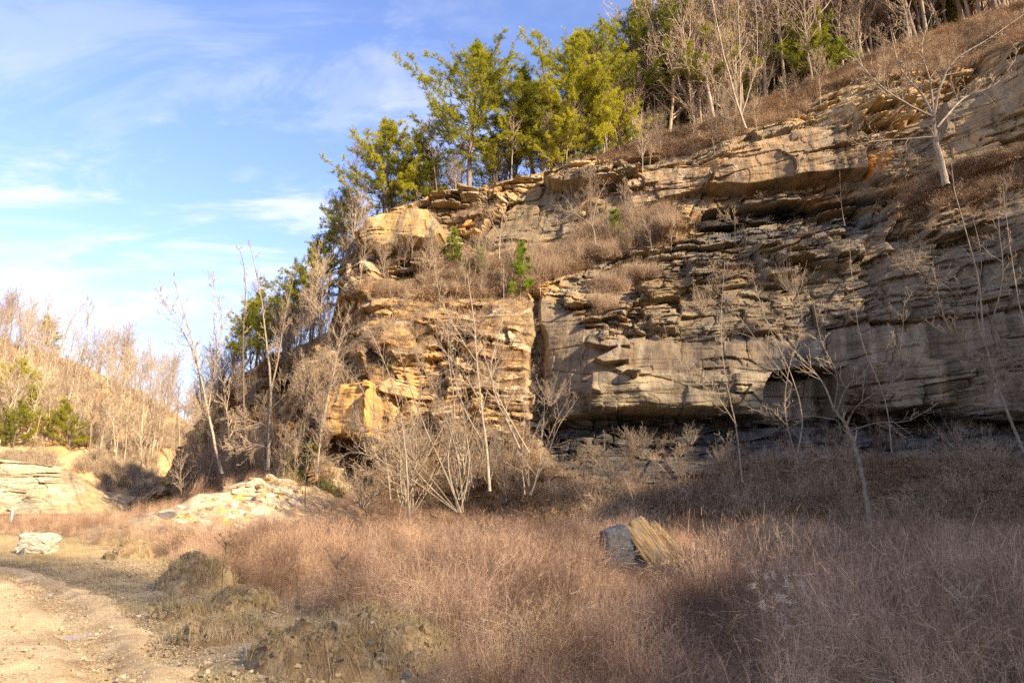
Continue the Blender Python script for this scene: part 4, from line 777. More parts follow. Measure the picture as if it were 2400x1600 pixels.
x, y = gpt(88, 1296); wb = add('boulder', blocky((.52, .4, .32), 3, 'boulder', .09), M_stone_pale); wb.location = (x, y, float(G(x, y))+.3); wb.rotation_euler = (.05, .08, .15); tag(wb, 'squarish white boulder standing alone beside the track at the left edge', 'boulder')
rock(50, 1300, 26, 31, M_stone_grey, 'small dark slab leaning on the left side of the white boulder', .9, group=None)
# two-toned split boulder in the field
bx, by = 3.25, 18.0; bt_ = thing('split_boulder', 'split boulder in the tall grass, slate grey half beside a layered orange slab', 'boulder', (bx-.1, by, -.1), 0, .84)
g = add('grey_half', blocky((.72, .6, .62), 9, 'grey_half', .05, taper=(.55, .8)), M_stone_grey, bt_); g.location = (-.5, .1, .72); g.rotation_euler = (.1, -.25, .1)
ms, nts, bs = nmat('layered_stone', .85, .2)
wv = noise(nts, 1.0, 6, .6, stretch=(7, .25, .25), dist=.2); cc = ramp(nts, wv, [(.36, (.08, .05, .03)), (.43, (.36, .19, .05)), (.48, (.42, .33, .2)), (.53, (.46, .24, .06)), (.57, (.22, .14, .07)), (.64, (.42, .34, .2))]); nts.links.new(cc, bs.inputs['Base Color']); bump(nts, bs, wv, .8, .04)
sl = add('layered_slab', blocky((.40, .55, .85), 12, 'layered_slab', .04, taper=(.9, .9)), ms, bt_); sl.location = (.38, -.12, .80); sl.rotation_euler = (-.15, -.62, -.2)
s2 = add('layered_slab', blocky((.16, .45, .62), 15, 'layered_slab2', .03), ms, bt_); s2.location = (.88, .05, .98); s2.rotation_euler = (-.1, -.72, -.15)
# rubble spill
rb = random.Random(4)
RUB = [(392,1205,80,M_stone_grey,'smooth grey boulder at the top left of the rubble spill'),(372,1228,75,M_stone_pale,'round pale boulder below the smooth grey one'),(445,1240,72,M_stone_pale,'large rounded white boulder at the middle of the rubble spill'),(375,1252,110,M_stone_grey,'long leaning grey slab at the lower left of the rubble'),
 (490,1222,70,M_stone_pale,'pale block right of the rounded white boulder'),(515,1195,60,M_stone_orange,'yellow block near the top of the rubble'),(540,1210,60,M_stone_pale,'flat pale block on the right flank of the rubble'),(562,1165,70,M_stone_orange,'yellow-stained slab at the top of the rubble spill'),(410,1268,100,M_stone_orange,'low yellowish slab at the front of the rubble')]
for k, (px, py, w, mt, lab) in enumerate(RUB):
    Yr = float(np.interp(py, [1150, 1200, 1270], [41, 36, 30])); o = rock(px, py, w, 600+k, mt, lab, .55, None, 'rubble at the ridge foot', Y=Yr)
for k in range(190):
    t = rb.random(); px = 380+t*300+rb.uniform(-45, 45); py = 1258-t*125+rb.uniform(-40, 34)
    Yr = float(np.interp(py, [1120, 1200, 1270], [43, 36, 30])); rock(px, py, rb.choice([20, 26, 34, 44, 58]), 640+k, rb.choice([M_stone_pale, M_stone_tan, M_stone_tan, M_stone_orange]), 'small pale broken stone among the others in the rubble spill', rb.uniform(.3, .6), None, 'loose stones of the rubble spill', Y=Yr)
for k, (px, py, w, mt, lab) in enumerate([(268,1408,22,M_stone_pale,'pale stone left of the tall mound'),(297,1412,18,M_stone_pale,'second pale stone close to the tall mound, right of the first'),(332,1382,18,M_stone_tan,'tan stone at the left foot of the tall mound'),(391,1432,16,M_stone_tan,'tan stone at the front foot of the tall mound'),(362,1395,14,M_stone_pale,'little white stone touching the tall mound'),
   (476,1545,12,M_stone_tan,'flat tan stone in the straw left of the big pile'),(872,1452,14,M_stone_pale,'white chip on the ridge of the big pile'),(868,1500,20,M_stone_grey,'grey stone half buried near the top of the big pile'),(955,1575,44,M_stone_grey,'dark blue-grey slab at the right foot of the big pile'),(700,1555,26,M_stone_tan,'tan lump in the big pile'),(790,1575,30,M_stone_tan,'clay-coloured lump at the front of the big pile')]):
    z = 0.0 if px < 600 else float(np.interp(py, [1440, 1600], [.55, .15])); rock(px, py, w, 800+k, mt, lab, .6, z if z else None)
    if z: o = bpy.data.objects[-1] if False else [q for q in bpy.data.objects if q.get('label') == lab][0]; o.location.z = z-.02
for k in range(150):
    px = rb.uniform(0, 640); py = rb.uniform(1340, 1590); x, y = gpt(px, py)
    rock(px, py, rb.uniform(4, 10), 860+k, rb.choice([M_stone_pale, M_stone_tan, M_stone_grey]), 'pebble scattered on the dirt beside the track', .6, None, 'pebbles on the dirt')
ps = tube_mesh('post', [(np.array([[0, 0, 0], [0, 0, 1.1], [0, 0, 1.12]]), np.array([.05, .05, .01]))], 8); mpw, _, bw = nmat('white_paint', .6); bw.inputs['Base Color'].default_value = (.75, .75, .78, 1)
po = add('marker_post', ps, mpw); x, y, z = unproj(26, 1222, 45); po.location = (float(x), float(y), float(z)-.2); tag(po, 'thin white marker post far out in the sunlit grass at the left edge', 'post')

# ---------------------------------------------------------------- mounds of earth
MP = []
def mound(px, py, w, h, lab, seed):
    x, y = gpt(px, py); Rr = w/1600*y/2*1.15; y += Rr*.5; n = 170; a = np.linspace(-1, 1, n); A, B = np.meshgrid(a, a); r0q = np.sqrt(A*A+B*B); rr = r0q+.24*fbm(A*2+seed, B*2, seed, 4)*sm(1.0, .65, r0q)
    sc2 = Rr*3; z = h*np.clip(1-rr*rr, 0, 1)**1.05*(1+.25*fbm(A*1.6+seed, B*1.6, seed+5, 3))+h*.30*fbm(A*3+seed, B*3, seed+1, 3)*(1-sm(.6, 1, rr))+(.10*np.abs(fbm(A*sc2*1.3, B*sc2*1.3, seed+2, 5))+.03*fbm(A*sc2*5, B*sc2*5, seed+4, 3))*(1-sm(.8, 1, rr))-.12*sm(.85, 1.05, rr)
    gz = G(x+A*Rr, y+B*Rr); c = lerp(np.broadcast_to(np.array([0.17, 0.115, 0.06]), A.shape+(3,)), np.array([0.32, 0.23, 0.125]), sm(-.3, .4, fbm(A*5, B*5+seed, seed+3, 4)))
    zz = gz+z; z0 = float(G(x, y)); P = np.stack([A*Rr, B*Rr, zz-z0], -1)
    root = thing('earth_mound', lab, 'mound', (x, y, z0), group=None); root['category'] = 'mound'
    add('heaped_soil', mesh_np('soil', P.reshape(-1, 3), grid_faces(n, n), c.reshape(-1, 3)), M_ground, root)
    rc_ = np.random.default_rng(seed+77); cv, cf, nvv = [], [], 0      # loose clods
    for _ in range(int(70+170*Rr*Rr)):
        i_, j_ = rc_.integers(10, n-10, 2)
        if rr[i_, j_] > .97: continue
        q = np.array([[-1, -1, -1], [1, -1, -1], [1, 1, -1], [-1, 1, -1], [-1, -1, 1], [1, -1, 1], [1, 1, 1], [-1, 1, 1]])*rc_.uniform(.55, 1.2, (8, 3))*np.array([1, .9, .7])*rc_.uniform(.008, .045)*(1+.8*(rc_.random() < .12))
        a_ = rc_.uniform(0, 6.28); q = q@np.array([[math.cos(a_), -math.sin(a_), 0], [math.sin(a_), math.cos(a_), .3], [0, -.3, 1]]); cv.append(q+P[i_, j_])
        cf.append(np.array([[0, 3, 2, 1], [4, 5, 6, 7], [0, 1, 5, 4], [1, 2, 6, 5], [2, 3, 7, 6], [3, 0, 4, 7]])+nvv); nvv += 8
    cl = add('clods', mesh_np('clods', np.concatenate(cv), np.concatenate(cf), rc_.uniform(.6, 1.5, (nvv, 1))*np.array([[.27, .2, .12]])), M_ground, root); cl['kind'] = 'stuff'
    # matted straw lying over it
    rng = np.random.default_rng(seed); m = int(250+1300*Rr*Rr); m = min(m, 5000)
    ii = rng.integers(8, n-8, (m, 2)); ok = rr[ii[:, 0], ii[:, 1]] < 0.98; ii = ii[ok]; keep = fbm(A[ii[:, 0], ii[:, 1]]*3, B[ii[:, 0], ii[:, 1]]*3, seed+9, 3) > -.05; ii = ii[keep]; m = len(ii)
    p = P[ii[:, 0], ii[:, 1]]; az = rng.normal(0, 1.0, m)+3*fbm(p[:, 0]/.35, p[:, 1]/.35, seed+30, 2); L = rng.uniform(.08, .38, m); w_ = rng.uniform(.0012, .003, m)
    dx = np.stack([np.cos(az), np.sin(az)], 1); pts = []
    for s in (0, .35, .7, 1.0):
        q = p[:, :2]+dx*(L*s)[:, None]; gi = np.clip(((q[:, 0]/Rr+1)/2*(n-1)).astype(int), 0, n-1); gj = np.clip(((q[:, 1]/Rr+1)/2*(n-1)).astype(int), 0, n-1)
        zq = P[gj, gi, 2]+.012+.09*rng.random(m)*math.sin(s*math.pi)*.6+(.03*s if s else -.01); pts.append(np.column_stack([q, zq]))
    wv_ = np.column_stack([-dx[:, 1], dx[:, 0], np.zeros(m)])*w_[:, None]; Vv = []
    for q, f in zip(pts, (1, 1, .8, .3)): Vv += [q-wv_*f, q+wv_*f]
    Vv = np.stack(Vv, 1); F = np.array([[0, 1, 3, 2], [2, 3, 5, 4], [4, 5, 7, 6]])[None]+np.arange(m)[:, None, None]*8
    for _ in range(int(30+90*Rr*Rr)):
        i_, j_ = rng.integers(20, n-20, 2)
        if rr[i_, j_] < .9: MP.append(P[i_, j_]+np.array([x, y, z0-.02]))
    st = add('dry_grass_mat', mesh_np('mat', Vv.reshape(-1, 3), F.reshape(-1, 4)), M_mat, root); st['kind'] = 'stuff'
for k, (a, w, h, lab) in enumerate(MOUNDS): mound(a[0], a[1], w, h, lab, 1200+10*k)

# ---------------------------------------------------------------- ground cover by geometry nodes
PROTO = {}
def blades(name, n, rad, hmin, hmax, w, bendy, mat, seed, seg=4, droop=.0, plume=0, wind=(0.35, -.1)):
    rng = np.random.default_rng(seed); a = rng.uniform(0, 6.283, n); r = rad*np.sqrt(rng.random(n)); b = np.column_stack([r*np.cos(a), r*np.sin(a), np.full(n, -.03)])
    H = rng.uniform(hmin, hmax, n); az = rng.uniform(0, 6.283, n); lean = rng.uniform(.05, bendy, n); d = np.column_stack([np.cos(az), np.sin(az)])*lean[:, None]+np.array(wind)*bendy*.6
    sd_ = rng.uniform(0, 6.283, n); sv = np.column_stack([np.cos(sd_), np.sin(sd_), np.zeros(n)]); R_ = []
    for k in range(seg+1):
        t = k/seg; q = b.copy(); q[:, :2] += d*(H*t**1.8)[:, None]; q[:, 2] += H*(t-.35*droop*t**3-.25*(d**2).sum(1)*t**2); ww = w*(1-.85*t); R_ += [q-sv*ww, q+sv*ww]
    Vv = np.stack(R_, 1); F = np.array([[2*k, 2*k+1, 2*k+3, 2*k+2] for k in range(seg)])[None]+np.arange(n)[:, None, None]*(2*seg+2); V_ = Vv.reshape(-1, 3); F_ = F.reshape(-1, 4)
    if plume:      # feathery seed heads: short side hairs on the upper half of each blade
        pts = []; ok = rng.random(n) < .75
        for q in range(plume):
            t = rng.uniform(.5, 1, n); k0 = np.minimum((t*seg).astype(int), seg-1); mid = (Vv[:, ::2]+Vv[:, 1::2])/2; idx = np.arange(n); u = t*seg-k0
            p = mid[idx, k0]*(1-u)[:, None]+mid[idx, k0+1]*u[:, None]; dd = mid[idx, k0+1]-mid[idx, k0]; dd /= np.linalg.norm(dd, axis=1)[:, None]; dd = dd+rng.normal(0, .55, (n, 3)); L = rng.uniform(.03, .11, n)[:, None]
            s2_ = np.cross(dd, rng.normal(0, 1, (n, 3))); s2_ /= np.linalg.norm(s2_, axis=1)[:, None]; s2_ *= .0013
            pts.append(np.stack([p-s2_, p+s2_, p+dd*L+s2_*.6, p+dd*L-s2_*.6], 1)[ok])
        pv = np.concatenate(pts).reshape(-1, 3); F_ = np.concatenate([F_, np.arange(len(pv)).reshape(-1, 4)+len(V_)]); V_ = np.concatenate([V_, pv])
    me = mesh_np(name, V_, F_); me.materials.append(mat); return bpy.data.objects.new(name, me)
def twigs(name, seed, mat, n=7, h=.7, leaves=0, lmat=None, rm=.003):
    rng = np.random.default_rng(seed); L = []
    for q in range(n):
        az = rng.uniform(0, 6.28); el = R(rng.uniform(25, 85)); P, _ = bend(rng, (rng.normal(0, .12), rng.normal(0, .12), -.03), (math.cos(az)*math.cos(el), math.sin(az)*math.cos(el), math.sin(el)), h*rng.uniform(.5, 1.2), 5, .16, .03); r = np.linspace(rm*2.2, rm, 6); L.append((P, r)); L += ramify(rng, P, r, 6, h*.45, R(50), 1, .02, .15, .18, 3, rm*.8)
    v, f = tubes(L, 3); nv = len(v)
    if leaves:
        p = v[rng.integers(0, nv, leaves)]+rng.normal(0, .03, (leaves, 3)); a = rng.normal(0, 1, (leaves, 3)); a /= np.linalg.norm(a, axis=1)[:, None]; b = np.cross(a, rng.normal(0, 1, (leaves, 3))); b /= np.linalg.norm(b, axis=1)[:, None]; s = rng.uniform(.02, .045, (leaves, 1))
        lv = np.stack([p-a*s, p+b*s*.6, p+a*s, p-b*s*.6], 1).reshape(-1, 3); f2 = np.arange(len(lv)).reshape(-1, 4)+nv; v = np.concatenate([v, lv])
        me = mesh_np(name, v, np.concatenate([f, f2])); me.materials.append(mat); me.materials.append(lmat); mi = np.zeros(len(f)+len(f2), np.int32); mi[len(f):] = 1; me.polygons.foreach_set('material_index', mi)
    else: me = mesh_np(name, v, f); me.materials.append(mat)
    return bpy.data.objects.new(name, me)
def leafpile(name, seed, mat, n=60, rad=.4, s0=.02, s1=.05, h=.05):
    rng = np.random.default_rng(seed); p = np.column_stack([rng.normal(0, rad*.5, n), rng.normal(0, rad*.5, n), np.abs(rng.normal(0, h, n))]); a = rng.normal(0, 1, (n, 3)); a[:, 2] *= .5; a /= np.linalg.norm(a, axis=1)[:, None]; b = np.cross(a, rng.normal(0, 1, (n, 3))+np.array([0, 0, 2])); b /= np.linalg.norm(b, axis=1)[:, None]; s = rng.uniform(s0, s1, (n, 1))
    v = np.stack([p-a*s, p+b*s*.7, p+a*s, p-b*s*.7], 1).reshape(-1, 3); me = mesh_np(name, v, np.arange(len(v)).reshape(-1, 4)); me.materials.append(mat); return bpy.data.objects.new(name, me)
def scatter(name, pts, scl, protos, seed, tilt=.15, label=None):
    rng = np.random.default_rng(seed); n = len(pts); me = bpy.data.meshes.new(name); me.vertices.add(n); me.vertices.foreach_set('co', np.asarray(pts, np.float32).ravel())
    rot = np.column_stack([rng.normal(0, tilt, n), rng.normal(0, tilt, n), rng.uniform(-1.6, 1.6, n)]).astype(np.float32) if name.startswith('tall') else np.column_stack([rng.normal(0, tilt, n), rng.normal(0, tilt, n), rng.uniform(0, 6.28, n)]).astype(np.float32)
    a = me.attributes.new('rot', 'FLOAT_VECTOR', 'POINT'); a.data.foreach_set('vector', rot.ravel()); a = me.attributes.new('scl', 'FLOAT', 'POINT'); a.data.foreach_set('value', np.asarray(scl, np.float32))
    a = me.attributes.new('idx', 'INT', 'POINT'); a.data.foreach_set('value', rng.integers(0, len(protos), n).astype(np.int32))
    o = bpy.data.objects.new(name, me); COL.objects.link(o); c = bpy.data.collections.new('source_'+name)
    for q in protos: c.objects.link(q)
    ng = bpy.data.node_groups.new('scatter_'+name, 'GeometryNodeTree'); ng.interface.new_socket('Geometry', in_out='INPUT', socket_type='NodeSocketGeometry'); ng.interface.new_socket('Geometry', in_out='OUTPUT', socket_type='NodeSocketGeometry')
    N = ng.nodes; L = ng.links; gi = N.new('NodeGroupInput'); go = N.new('NodeGroupOutput'); ci = N.new('GeometryNodeCollectionInfo'); ci.inputs['Collection'].default_value = c; ci.inputs['Separate Children'].default_value = True; ci.inputs['Reset Children'].default_value = True
    ip = N.new('GeometryNodeInstanceOnPoints'); ip.inputs['Pick Instance'].default_value = True
    def na(t, nm): q = N.new('GeometryNodeInputNamedAttribute'); q.data_type = t; q.inputs['Name'].default_value = nm; return q.outputs['Attribute']
    L.new(gi.outputs[0], ip.inputs['Points']); L.new(ci.outputs[0], ip.inputs['Instance']); L.new(na('INT', 'idx'), ip.inputs['Instance Index']); L.new(na('FLOAT_VECTOR', 'rot'), ip.inputs['Rotation']); L.new(na('FLOAT', 'scl'), ip.inputs['Scale']); L.new(ip.outputs[0], go.inputs[0])
    md = o.modifiers.new('scatter', 'NODES'); md.node_group = ng; o['kind'] = 'stuff'
    if label: o['label'] = label
    return o
# tall broom grass over the field
rng = np.random.default_rng(77)
FIELD = [blades('grass_clump', 85, .26, .45, 1.15, .0020, [.4, .7, 1.0, .5, .8, 1.2][k], M_grass if k < 5 else M_gold, 700+k, 5, droop=[0, .3, .6, .2, .5, .8][k], plume=6, wind=[(.35, -.1), (.5, .1), (.2, -.4), (-.2, .1), (.6, -.2), (.1, .3)][k]) for k in range(6)]
def field_pts(n, x0, x1, y0, y1):
    x = rng.uniform(x0, x1, n); y = rng.uniform(y0, y1, n); vis = np.abs(x) < y*.85+4; d = polydist(x, y, DIRT)+.45*fbm(x/1.5, y/1.5, 401, 3)
    ok = vis & (d < -.1)
    for (a, w, h, _) in MOUNDS:
        mx, my = gpt(*a); Rr = w/1600*my/2; ok &= ((x-mx)**2+(y-my-Rr*.5)**2) > (Rr*1.0)**2
    ok &= rng.random(n) < (.75+1.5*fbm(x/1.1, y/1.1, 402, 4)); return x[ok], y[ok], d[ok]
ax, ay, ad = field_pts(24000, -14, 30, 4.3, 24); bx_, by_, bd = field_pts(26000, -75, 34, 24, 78)
x = np.concatenate([ax, bx_]); y = np.concatenate([ay, by_]); d = np.concatenate([ad, bd])
bp_ = (np.abs(x-bx*y/by) < 1.1) & (y < by) & (y > by-4)
sc_ = rng.uniform(.5, 1.25, len(x))*(.55+.45*sm(.1, 1.6, -d))*np.clip(.86+.9*fbm(x/1.0, y/1.0, 403, 3), .4, 1.2); sc_ *= np.where(y > 30, .8, 1.0)*np.where(bp_, .42, 1)
capz = np.where((np.abs(x-bx*y/by) < .2+.055*y) & (y < by) & (y > 5), (1.6-.076*y)/1.25, 9); sc_ = np.minimum(sc_, np.maximum(capz, .18))
rub = np.exp(-((x+15.5)/3.2)**2-((y-39)/5)**2); k = rng.random(len(x)) > rub*1.15
scatter('tall_grass', np.column_stack([x, y, G(x, y)])[k], sc_[k], FIELD, 1, .16, 'tall feathery purplish-brown dead grass filling the field')
ARC = [blades('arching_straw', 7, .3, .8, 1.25, .0016, 1.4, M_gold, 790+k, 7, droop=.9, plume=5, wind=[(.5, -.2), (.1, .4), (-.3, 0)][k]) for k in range(3)]+[blades('dark_stalk', 3, .12, .8, 1.35, .0022, .25, M_bark_dark, 795, 5, plume=8)]
x = rng.uniform(-14, 30, 4000); y = rng.uniform(6.5, 30, 4000); d = polydist(x, y, DIRT); ok = (np.abs(x) < y*.85+4) & (d < -.3) & (fbm(x/1.7, y/1.7, 404, 3) > -.1) & ~((np.abs(x-bx*y/by) < 1.2) & (y < by+.5) & (y > 5))
scatter('tall_straws', np.column_stack([x, y, G(x, y)])[ok], rng.uniform(.6, 1.1, ok.sum()), ARC, 21, .15, 'single arching straws and dark stalks rising out of the grass field')
SHORT = [blades('short_tuft', 60, .16, .05, .16, .002, .9, M_short, 720+k, 3) for k in range(3)]+[blades('straw_tuft', 50, .2, .06, .22, .002, 1.2, M_straw, 730+k, 3) for k in range(3)]
x = rng.uniform(-34, 2, 30000); y = rng.uniform(3, 36, 30000); d = polydist(x, y, DIRT); r_ = np.abs(x-road_c(y)+.5); ok = (d > -1.6) & np.all([((x-gpt(*a_)[0])**2+(y-gpt(*a_)[1]-w_/3200*gpt(*a_)[1]*.5)**2) > (w_/3200*gpt(*a_)[1]*1.0)**2 for a_, w_, h_, _ in MOUNDS], 0) & (np.abs(x) < y*.85+3) & (r_ > 1.2+.3*fbm(x, y, 411, 3)) & (rng.random(30000) < .12+1.1*fbm(x/1.3, y/1.3, 410, 3)+.2*(r_ > 3.5))
sg_ = np.concatenate([np.column_stack([x, y, G(x, y)])[ok], np.array(MP)])
scatter('short_grass', sg_, rng.uniform(.5, 1.3, len(sg_)), SHORT, 2, .2, 'short yellow-green stubble and straw on the dirt beside the track')
# grit, clods and chaff lying on the bare dirt
def gritpile(name, seed, mat, n=26, rad=.35):
    rc_ = np.random.default_rng(seed); cv, cf = [], []
    for k in range(n):
        q = np.array([[-1, -1, -1], [1, -1, -1], [1, 1, -1], [-1, 1, -1], [-1, -1, 1], [1, -1, 1], [1, 1, 1], [-1, 1, 1]])*rc_.uniform(.5, 1.2, (8, 3))*np.array([1, .85, .6])*rc_.uniform(.002, .006)*(1+1.6*(rc_.random() < .05)); a_ = rc_.uniform(0, 6.28)
        q = q@np.array([[math.cos(a_), -math.sin(a_), 0], [math.sin(a_), math.cos(a_), .3], [0, -.3, 1]]); cv.append(q+np.array([rc_.normal(0, rad*.6), rc_.normal(0, rad*.6), .004])); cf.append(np.array([[0, 3, 2, 1], [4, 5, 6, 7], [0, 1, 5, 4], [1, 2, 6, 5], [2, 3, 7, 6], [3, 0, 4, 7]])+8*k)
    me = mesh_np(name, np.concatenate(cv), np.concatenate(cf)); me.materials.append(mat); return bpy.data.objects.new(name, me)
M_grit = plant_mat('grit', (0.20, 0.145, 0.085), (0.38, 0.28, 0.165), .95, 0, 3, cc=(0.55, 0.44, 0.30))
x = rng.uniform(-20, 1.5, 9000); y = 3+17*rng.random(9000)**1.2; d = polydist(x, y, DIRT); ok = (d > .1) & (np.abs(x) < y*.85+1); rr_ = (x-road_c(y)+.5)/(1.9+.02*y)
zz_ = G(x, y)+np.where(np.abs(rr_) < .78, .075-.075*(np.exp(-((rr_-0.45)/0.16)**2)+0.7*np.exp(-((rr_+0.62)/0.15)**2)), .005)
scatter('grit', np.column_stack([x, y, zz_])[ok], rng.uniform(.6, 1.6, ok.sum()), [gritpile('grit_patch', 840+k, M_grit, 22) for k in range(3)], 31, .03, 'grit, clods and small stones on the bare dirt and track')
CH = [leafpile('chaff', 845+k, M_straw, 40, .4, .008, .03, .012) for k in range(2)]; k_ = ok & (rng.random(9000) < .35) & (np.abs(rr_) > .8); scatter('chaff', np.column_stack([x, y, zz_])[k_], rng.uniform(.6, 1.4, k_.sum()), CH, 32, .05, 'straw chaff and dead leaves strewn over the dirt')
# brush, leaf litter and dry grass on the benches and slopes of the cliff
nrm_ok = soil > .35; ii, jj = np.where(nrm_ok); sel = rng.integers(0, len(ii), 400000); ii, jj = ii[sel], jj[sel]
pxx, pyy = PX[ii, jj], PY[ii, jj]; PT = V[ii, jj]; vis = (pxx > 350) & (pxx < 2500) & (pyy < 1290)
def pick(mask, n): q = np.where(mask & vis)[0]; return rng.choice(q, min(n, len(q)), replace=False)
BR = [twigs('brush_sprig', 740+k, M_brush, 8, .75, 30, M_leaf) for k in range(4)]; LV = [leafpile('leaf_drift', 750+k, M_leaf, 120, .55, .015, .036, .05) for k in range(4)]
SG = [blades('slope_grass', 60, .25, .25, .7, .003, .9, M_straw, 765+k, 4, plume=2) for k in range(3)]; TALL = [blades('ledge_grass', 70, .2, .4, .9, .004, .6, M_brush, 760+k, 4, plume=3) for k in range(3)]
slope_ = pyy > 960; pn = fbm(PT[:, 0]/1.6, PT[:, 2]/.8, 450, 3)
BL = [twigs('bramble', 746+k, M_brush, 7, 1.5, 0, None, .005) for k in range(3)]
q = pick(slope_ & (pn > .1), 900); scatter('brambles', PT[q], rng.uniform(.4, 1.1, len(q)), BL, 22, .5, 'pale tangled bramble stems on the slope at the cliff foot')
q = pick(slope_ & (pn > -.05), 3600); scatter('slope_brush', PT[q], rng.uniform(.3, 1.1, len(q)), BR, 3, .35, 'dead brush and brambles covering the slope at the cliff foot')
q = pick(slope_ & (pn < .3), 7500); scatter('leaf_litter', PT[q]+[0, -.05, .02], rng.uniform(.7, 1.5, len(q)), LV, 4, .3, 'fallen brown leaves on the slope at the cliff foot')
q = pick(~slope_ & (pn > -.1), 4600); scatter('ledge_brush', PT[q], rng.uniform(.4, 1.0, len(q))*np.where(pyy[q] < rim(pxx[q])+30, .7, 1), BR, 5, .35, 'dry brush along the ledges of the cliff')
q = pick(~slope_ & (pn < .2), 5200); scatter('ledge_grass', PT[q], rng.uniform(.5, 1.3, len(q))*np.where((pxx[q] > 1240) & (pxx[q] < 1640) & (pyy[q] > 470), 1.4, .8), TALL, 6, .25, 'pinkish dry grass along the ledges of the cliff')
q = pick(~slope_, 7000); scatter('ledge_leaves', PT[q]+[0, -.05, .03], rng.uniform(.7, 1.5, len(q)), LV, 7, .3, 'fallen leaves along the rim and ledges')
# scrub that roots in the broken rock itself
q2i = rng.integers(40, NR-60, 16000); q2j = np.where(rng.random(16000) < .45, rng.integers(230, 520, 16000), rng.integers(60, NC-130, 16000)); keep = (rough[q2i, q2j] > .5) & (mass[q2i, q2j] < .2) & (fbm(PX[q2i, q2j]/60, PY[q2i, q2j]/50, 420, 3) > .05); P2 = V[q2i[keep], q2j[keep]]
scatter('rock_scrub', P2, rng.uniform(.3, .95, len(P2)), BR, 8, .5, 'wispy dry scrub rooted in the broken rock')
q = pick(slope_ & (pxx < 1500), 2600); scatter('slope_grass', PT[q], rng.uniform(.5, 1.2, len(q)), SG, 23, .25, 'straw coloured grass on the sunlit slope at the cliff foot')
q = pick(slope_ & (pxx > 1350) & (pyy < 1230) & (pn < 0), 46)
for n_, a_ in enumerate(q):
    w_ = rng.uniform(.15, .5); me = rock_mesh(1500+n_ % 9, (w_, w_*.8, w_*.45)); me.materials.append([M_stone_grey, M_stone_tan][n_ % 2]); o = bpy.data.objects.new('fallen_rock', me); COL.objects.link(o); o.location = PT[a_]; o.rotation_euler = (rng.uniform(-.4, .4), rng.uniform(-.4, .4), rng.uniform(0, 6)); tag(o, 'fallen rock lying in the leaves on the shaded slope below the ledge', 'rock', 'fallen rocks on the shaded slope')
VN = [leafpile('vine_patch', 770+k, M_vine, 120, .5, .03, .06, .08) for k in range(3)]
vm_ = polymask(PX+WX*2, PY+WY*2, [(640,1170),(690,1070),(750,1040),(770,1080),(735,1120),(800,1150),(800,1190),(660,1190)], 14)*(fbm(X0/.8, Z0/.8, 430, 3) > -.15); vi, vj = np.where(vm_ > .5); s_ = rng.integers(0, len(vi), 700); scatter('ivy', V[vi[s_], vj[s_]]+[0, -.12, 0], rng.uniform(.5, 1.1, 700), VN, 9, .6, 'yellow-green ivy creeping over the rock at the cliff foot')
# understorey on the far hillside, woods on the shading hill
FB = [twigs('far_sprig', 780+k, M_twig_far, 9, 2.6, 0, None, .014) for k in range(3)]
hi, hj = rng.integers(0, 150, 14000), rng.integers(30, 360, 14000); hp = HV[hi, hj]; keep_ = fbm(hp[:, 0]/6, hp[:, 1]/8, 440, 3) > -.05; hp = hp[keep_]; scatter('hillside_brush', hp, rng.uniform(.3, .8, len(hp)), FB, 10, .2, 'tan leafless undergrowth covering the far hillside')
FL = [leafpile('far_leaves', 785+k, M_leaf, 160, 1.6, .06, .14, .25) for k in range(3)]
# woods on the hill that shades the field (behind and right of the camera)
wn = 125; wx = rng.uniform(57, 80, wn); wy = rng.uniform(-105, 30, wn); wz = crz_at = np.interp(wy, hy, crz[:, 0])*sm(44, 60, wx)-.3
WT = []
for t in NEAR[:5]:
    v0 = np.zeros(len(t[0].vertices)*3); t[0].vertices.foreach_get('co', v0); v1 = np.zeros(len(t[1].vertices)*3); t[1].vertices.foreach_get('co', v1)
    f0 = np.zeros(len(t[0].loops), np.int32); t[0].loops.foreach_get('vertex_index', f0); f1 = np.zeros(len(t[1].loops), np.int32); t[1].loops.foreach_get('vertex_index', f1)
    me = mesh_np('wood_tree', np.concatenate([v0.reshape(-1, 3), v1.reshape(-1, 3)]), np.concatenate([f0.reshape(-1, 4), f1.reshape(-1, 4)+len(v0)//3])); me.materials.append(M_twig); WT.append(bpy.data.objects.new('wood_tree', me))
scatter('rim_woods', np.array([a for a, _ in RIMW]), [b for _, b in RIMW], WT, 12, .06, 'crowd of leafless stems deep behind the cliff rim')
WF = []
for t in FAR:
    v0 = np.zeros(len(t[0].vertices)*3); t[0].vertices.foreach_get('co', v0); v1 = np.zeros(len(t[1].vertices)*3); t[1].vertices.foreach_get('co', v1)
    f0 = np.zeros(len(t[0].loops), np.int32); t[0].loops.foreach_get('vertex_index', f0); f1 = np.zeros(len(t[1].loops), np.int32); t[1].loops.foreach_get('vertex_index', f1)
    me = mesh_np('hill_tree', np.concatenate([v0.reshape(-1, 3), v1.reshape(-1, 3)]), np.concatenate([f0.reshape(-1, 4), f1.reshape(-1, 4)+len(v0)//3])); me.materials.append(M_twig_far); WF.append(bpy.data.objects.new('hill_tree', me))
scatter('hillside_woods', np.array([a for a, _ in HILLW]), [b for _, b in HILLW], WF, 13, .06, 'mass of leafless woods on the far hillside')
scatter('far_woods', np.column_stack([wx, wy, wz]), rng.uniform(.7, 1.1, wn), WT, 11, .05, 'leafless woods on the hill across the valley')

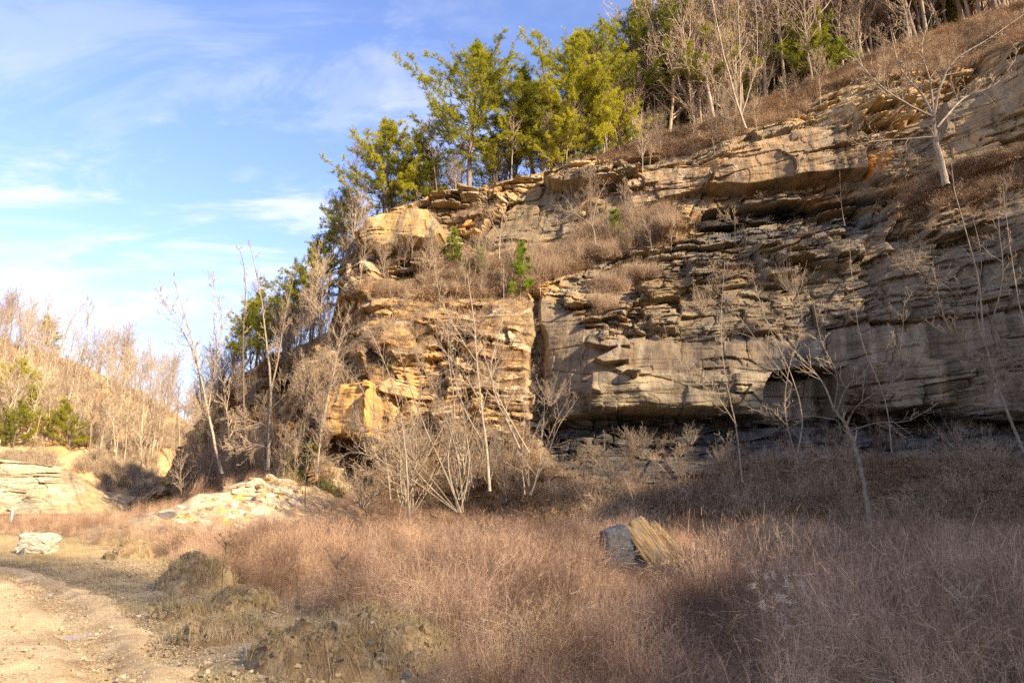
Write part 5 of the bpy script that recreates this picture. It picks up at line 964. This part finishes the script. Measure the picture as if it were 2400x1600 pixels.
# ---------------------------------------------------------------- single weeds that stand out of the grass
def weed(px, py_top, Y, kind, lab, seed, h=None):
    rng2 = np.random.default_rng(seed); x, y, zt = [float(a) for a in unproj(px, py_top, Y)]; z0 = float(G(x, y)); H = zt-z0
    P, dd = bend(rng2, (0, 0, 0), (rng2.normal(0, .08), rng2.normal(0, .05), 1), H, 6, .05, .02); L = [(P, np.linspace(.009, .004, 7))]; e = thing(kind, lab, 'weed', (x, y, z0))
    heads = []
    for q in range(8 if kind == 'seed_weed' else 14):
        t = rng2.uniform(.6, 1) if kind == 'seed_weed' else rng2.uniform(.88, 1); i = min(int(t*6), 5); p = P[i]+(P[i+1]-P[i])*(t*6-i); Q, _ = bend(rng2, p, side_dir(rng2, np.array([0, 0, 1.]), R(50)), rng2.uniform(.08, .28), 3, .1, .1); L.append((Q, np.array([.004, .003, .003, .002]))); heads.append(Q[-1])
    me = tube_mesh('stalk', L, 4); add('stalk', me, M_bark_dark if kind != 'seed_weed' else M_brush, e)
    hp_ = np.array(heads); hp_ = (hp_[:, None]+rng2.normal(0, .016, (len(hp_), 46, 3))).reshape(-1, 3); n = len(hp_); a = rng2.normal(0, 1, (n, 3)); a /= np.linalg.norm(a, axis=1)[:, None]; b = np.cross(a, rng2.normal(0, 1, (n, 3))); b /= np.linalg.norm(b, axis=1)[:, None]; s = rng2.uniform(.004, .009, (n, 1)); v = np.stack([hp_-a*s, hp_+b*s*.6, hp_+a*s, hp_-b*s*.6], 1).reshape(-1, 3)
    add('seed_head', mesh_np('seed_head', v, np.arange(len(v)).reshape(-1, 4)), M_seed if kind == 'seed_weed' else M_bark_dark, e)
for k, (px, py, Y, lab) in enumerate([(1765,1300,7.2,'tallest weed with fluffy white seed heads, left of the others in the shaded grass'),(1790,1345,6.8,'second fluffy white weed, just right of the tallest'),(1880,1360,6.6,'spiky white-topped weed at the right of the fluffy cluster'),(1850,1385,6.2,'small fluffy weed below the spiky white one'),(1810,1395,6,'low fluffy weed in the gap between the white clusters'),(2240,1395,6.3,'faint pale-headed weed far right in the shaded grass')]): weed(px, py, Y, 'seed_weed', lab, 50+k)
for k, (px, py, Y, lab) in enumerate([(530,1272,12.5,'dark flat-topped dried weed standing above the pink grass behind the mounds'),(790,1320,10,'dark dried stalks in the shaded grass left of centre')]): weed(px, py, Y, 'dried_weed', lab, 70+k)
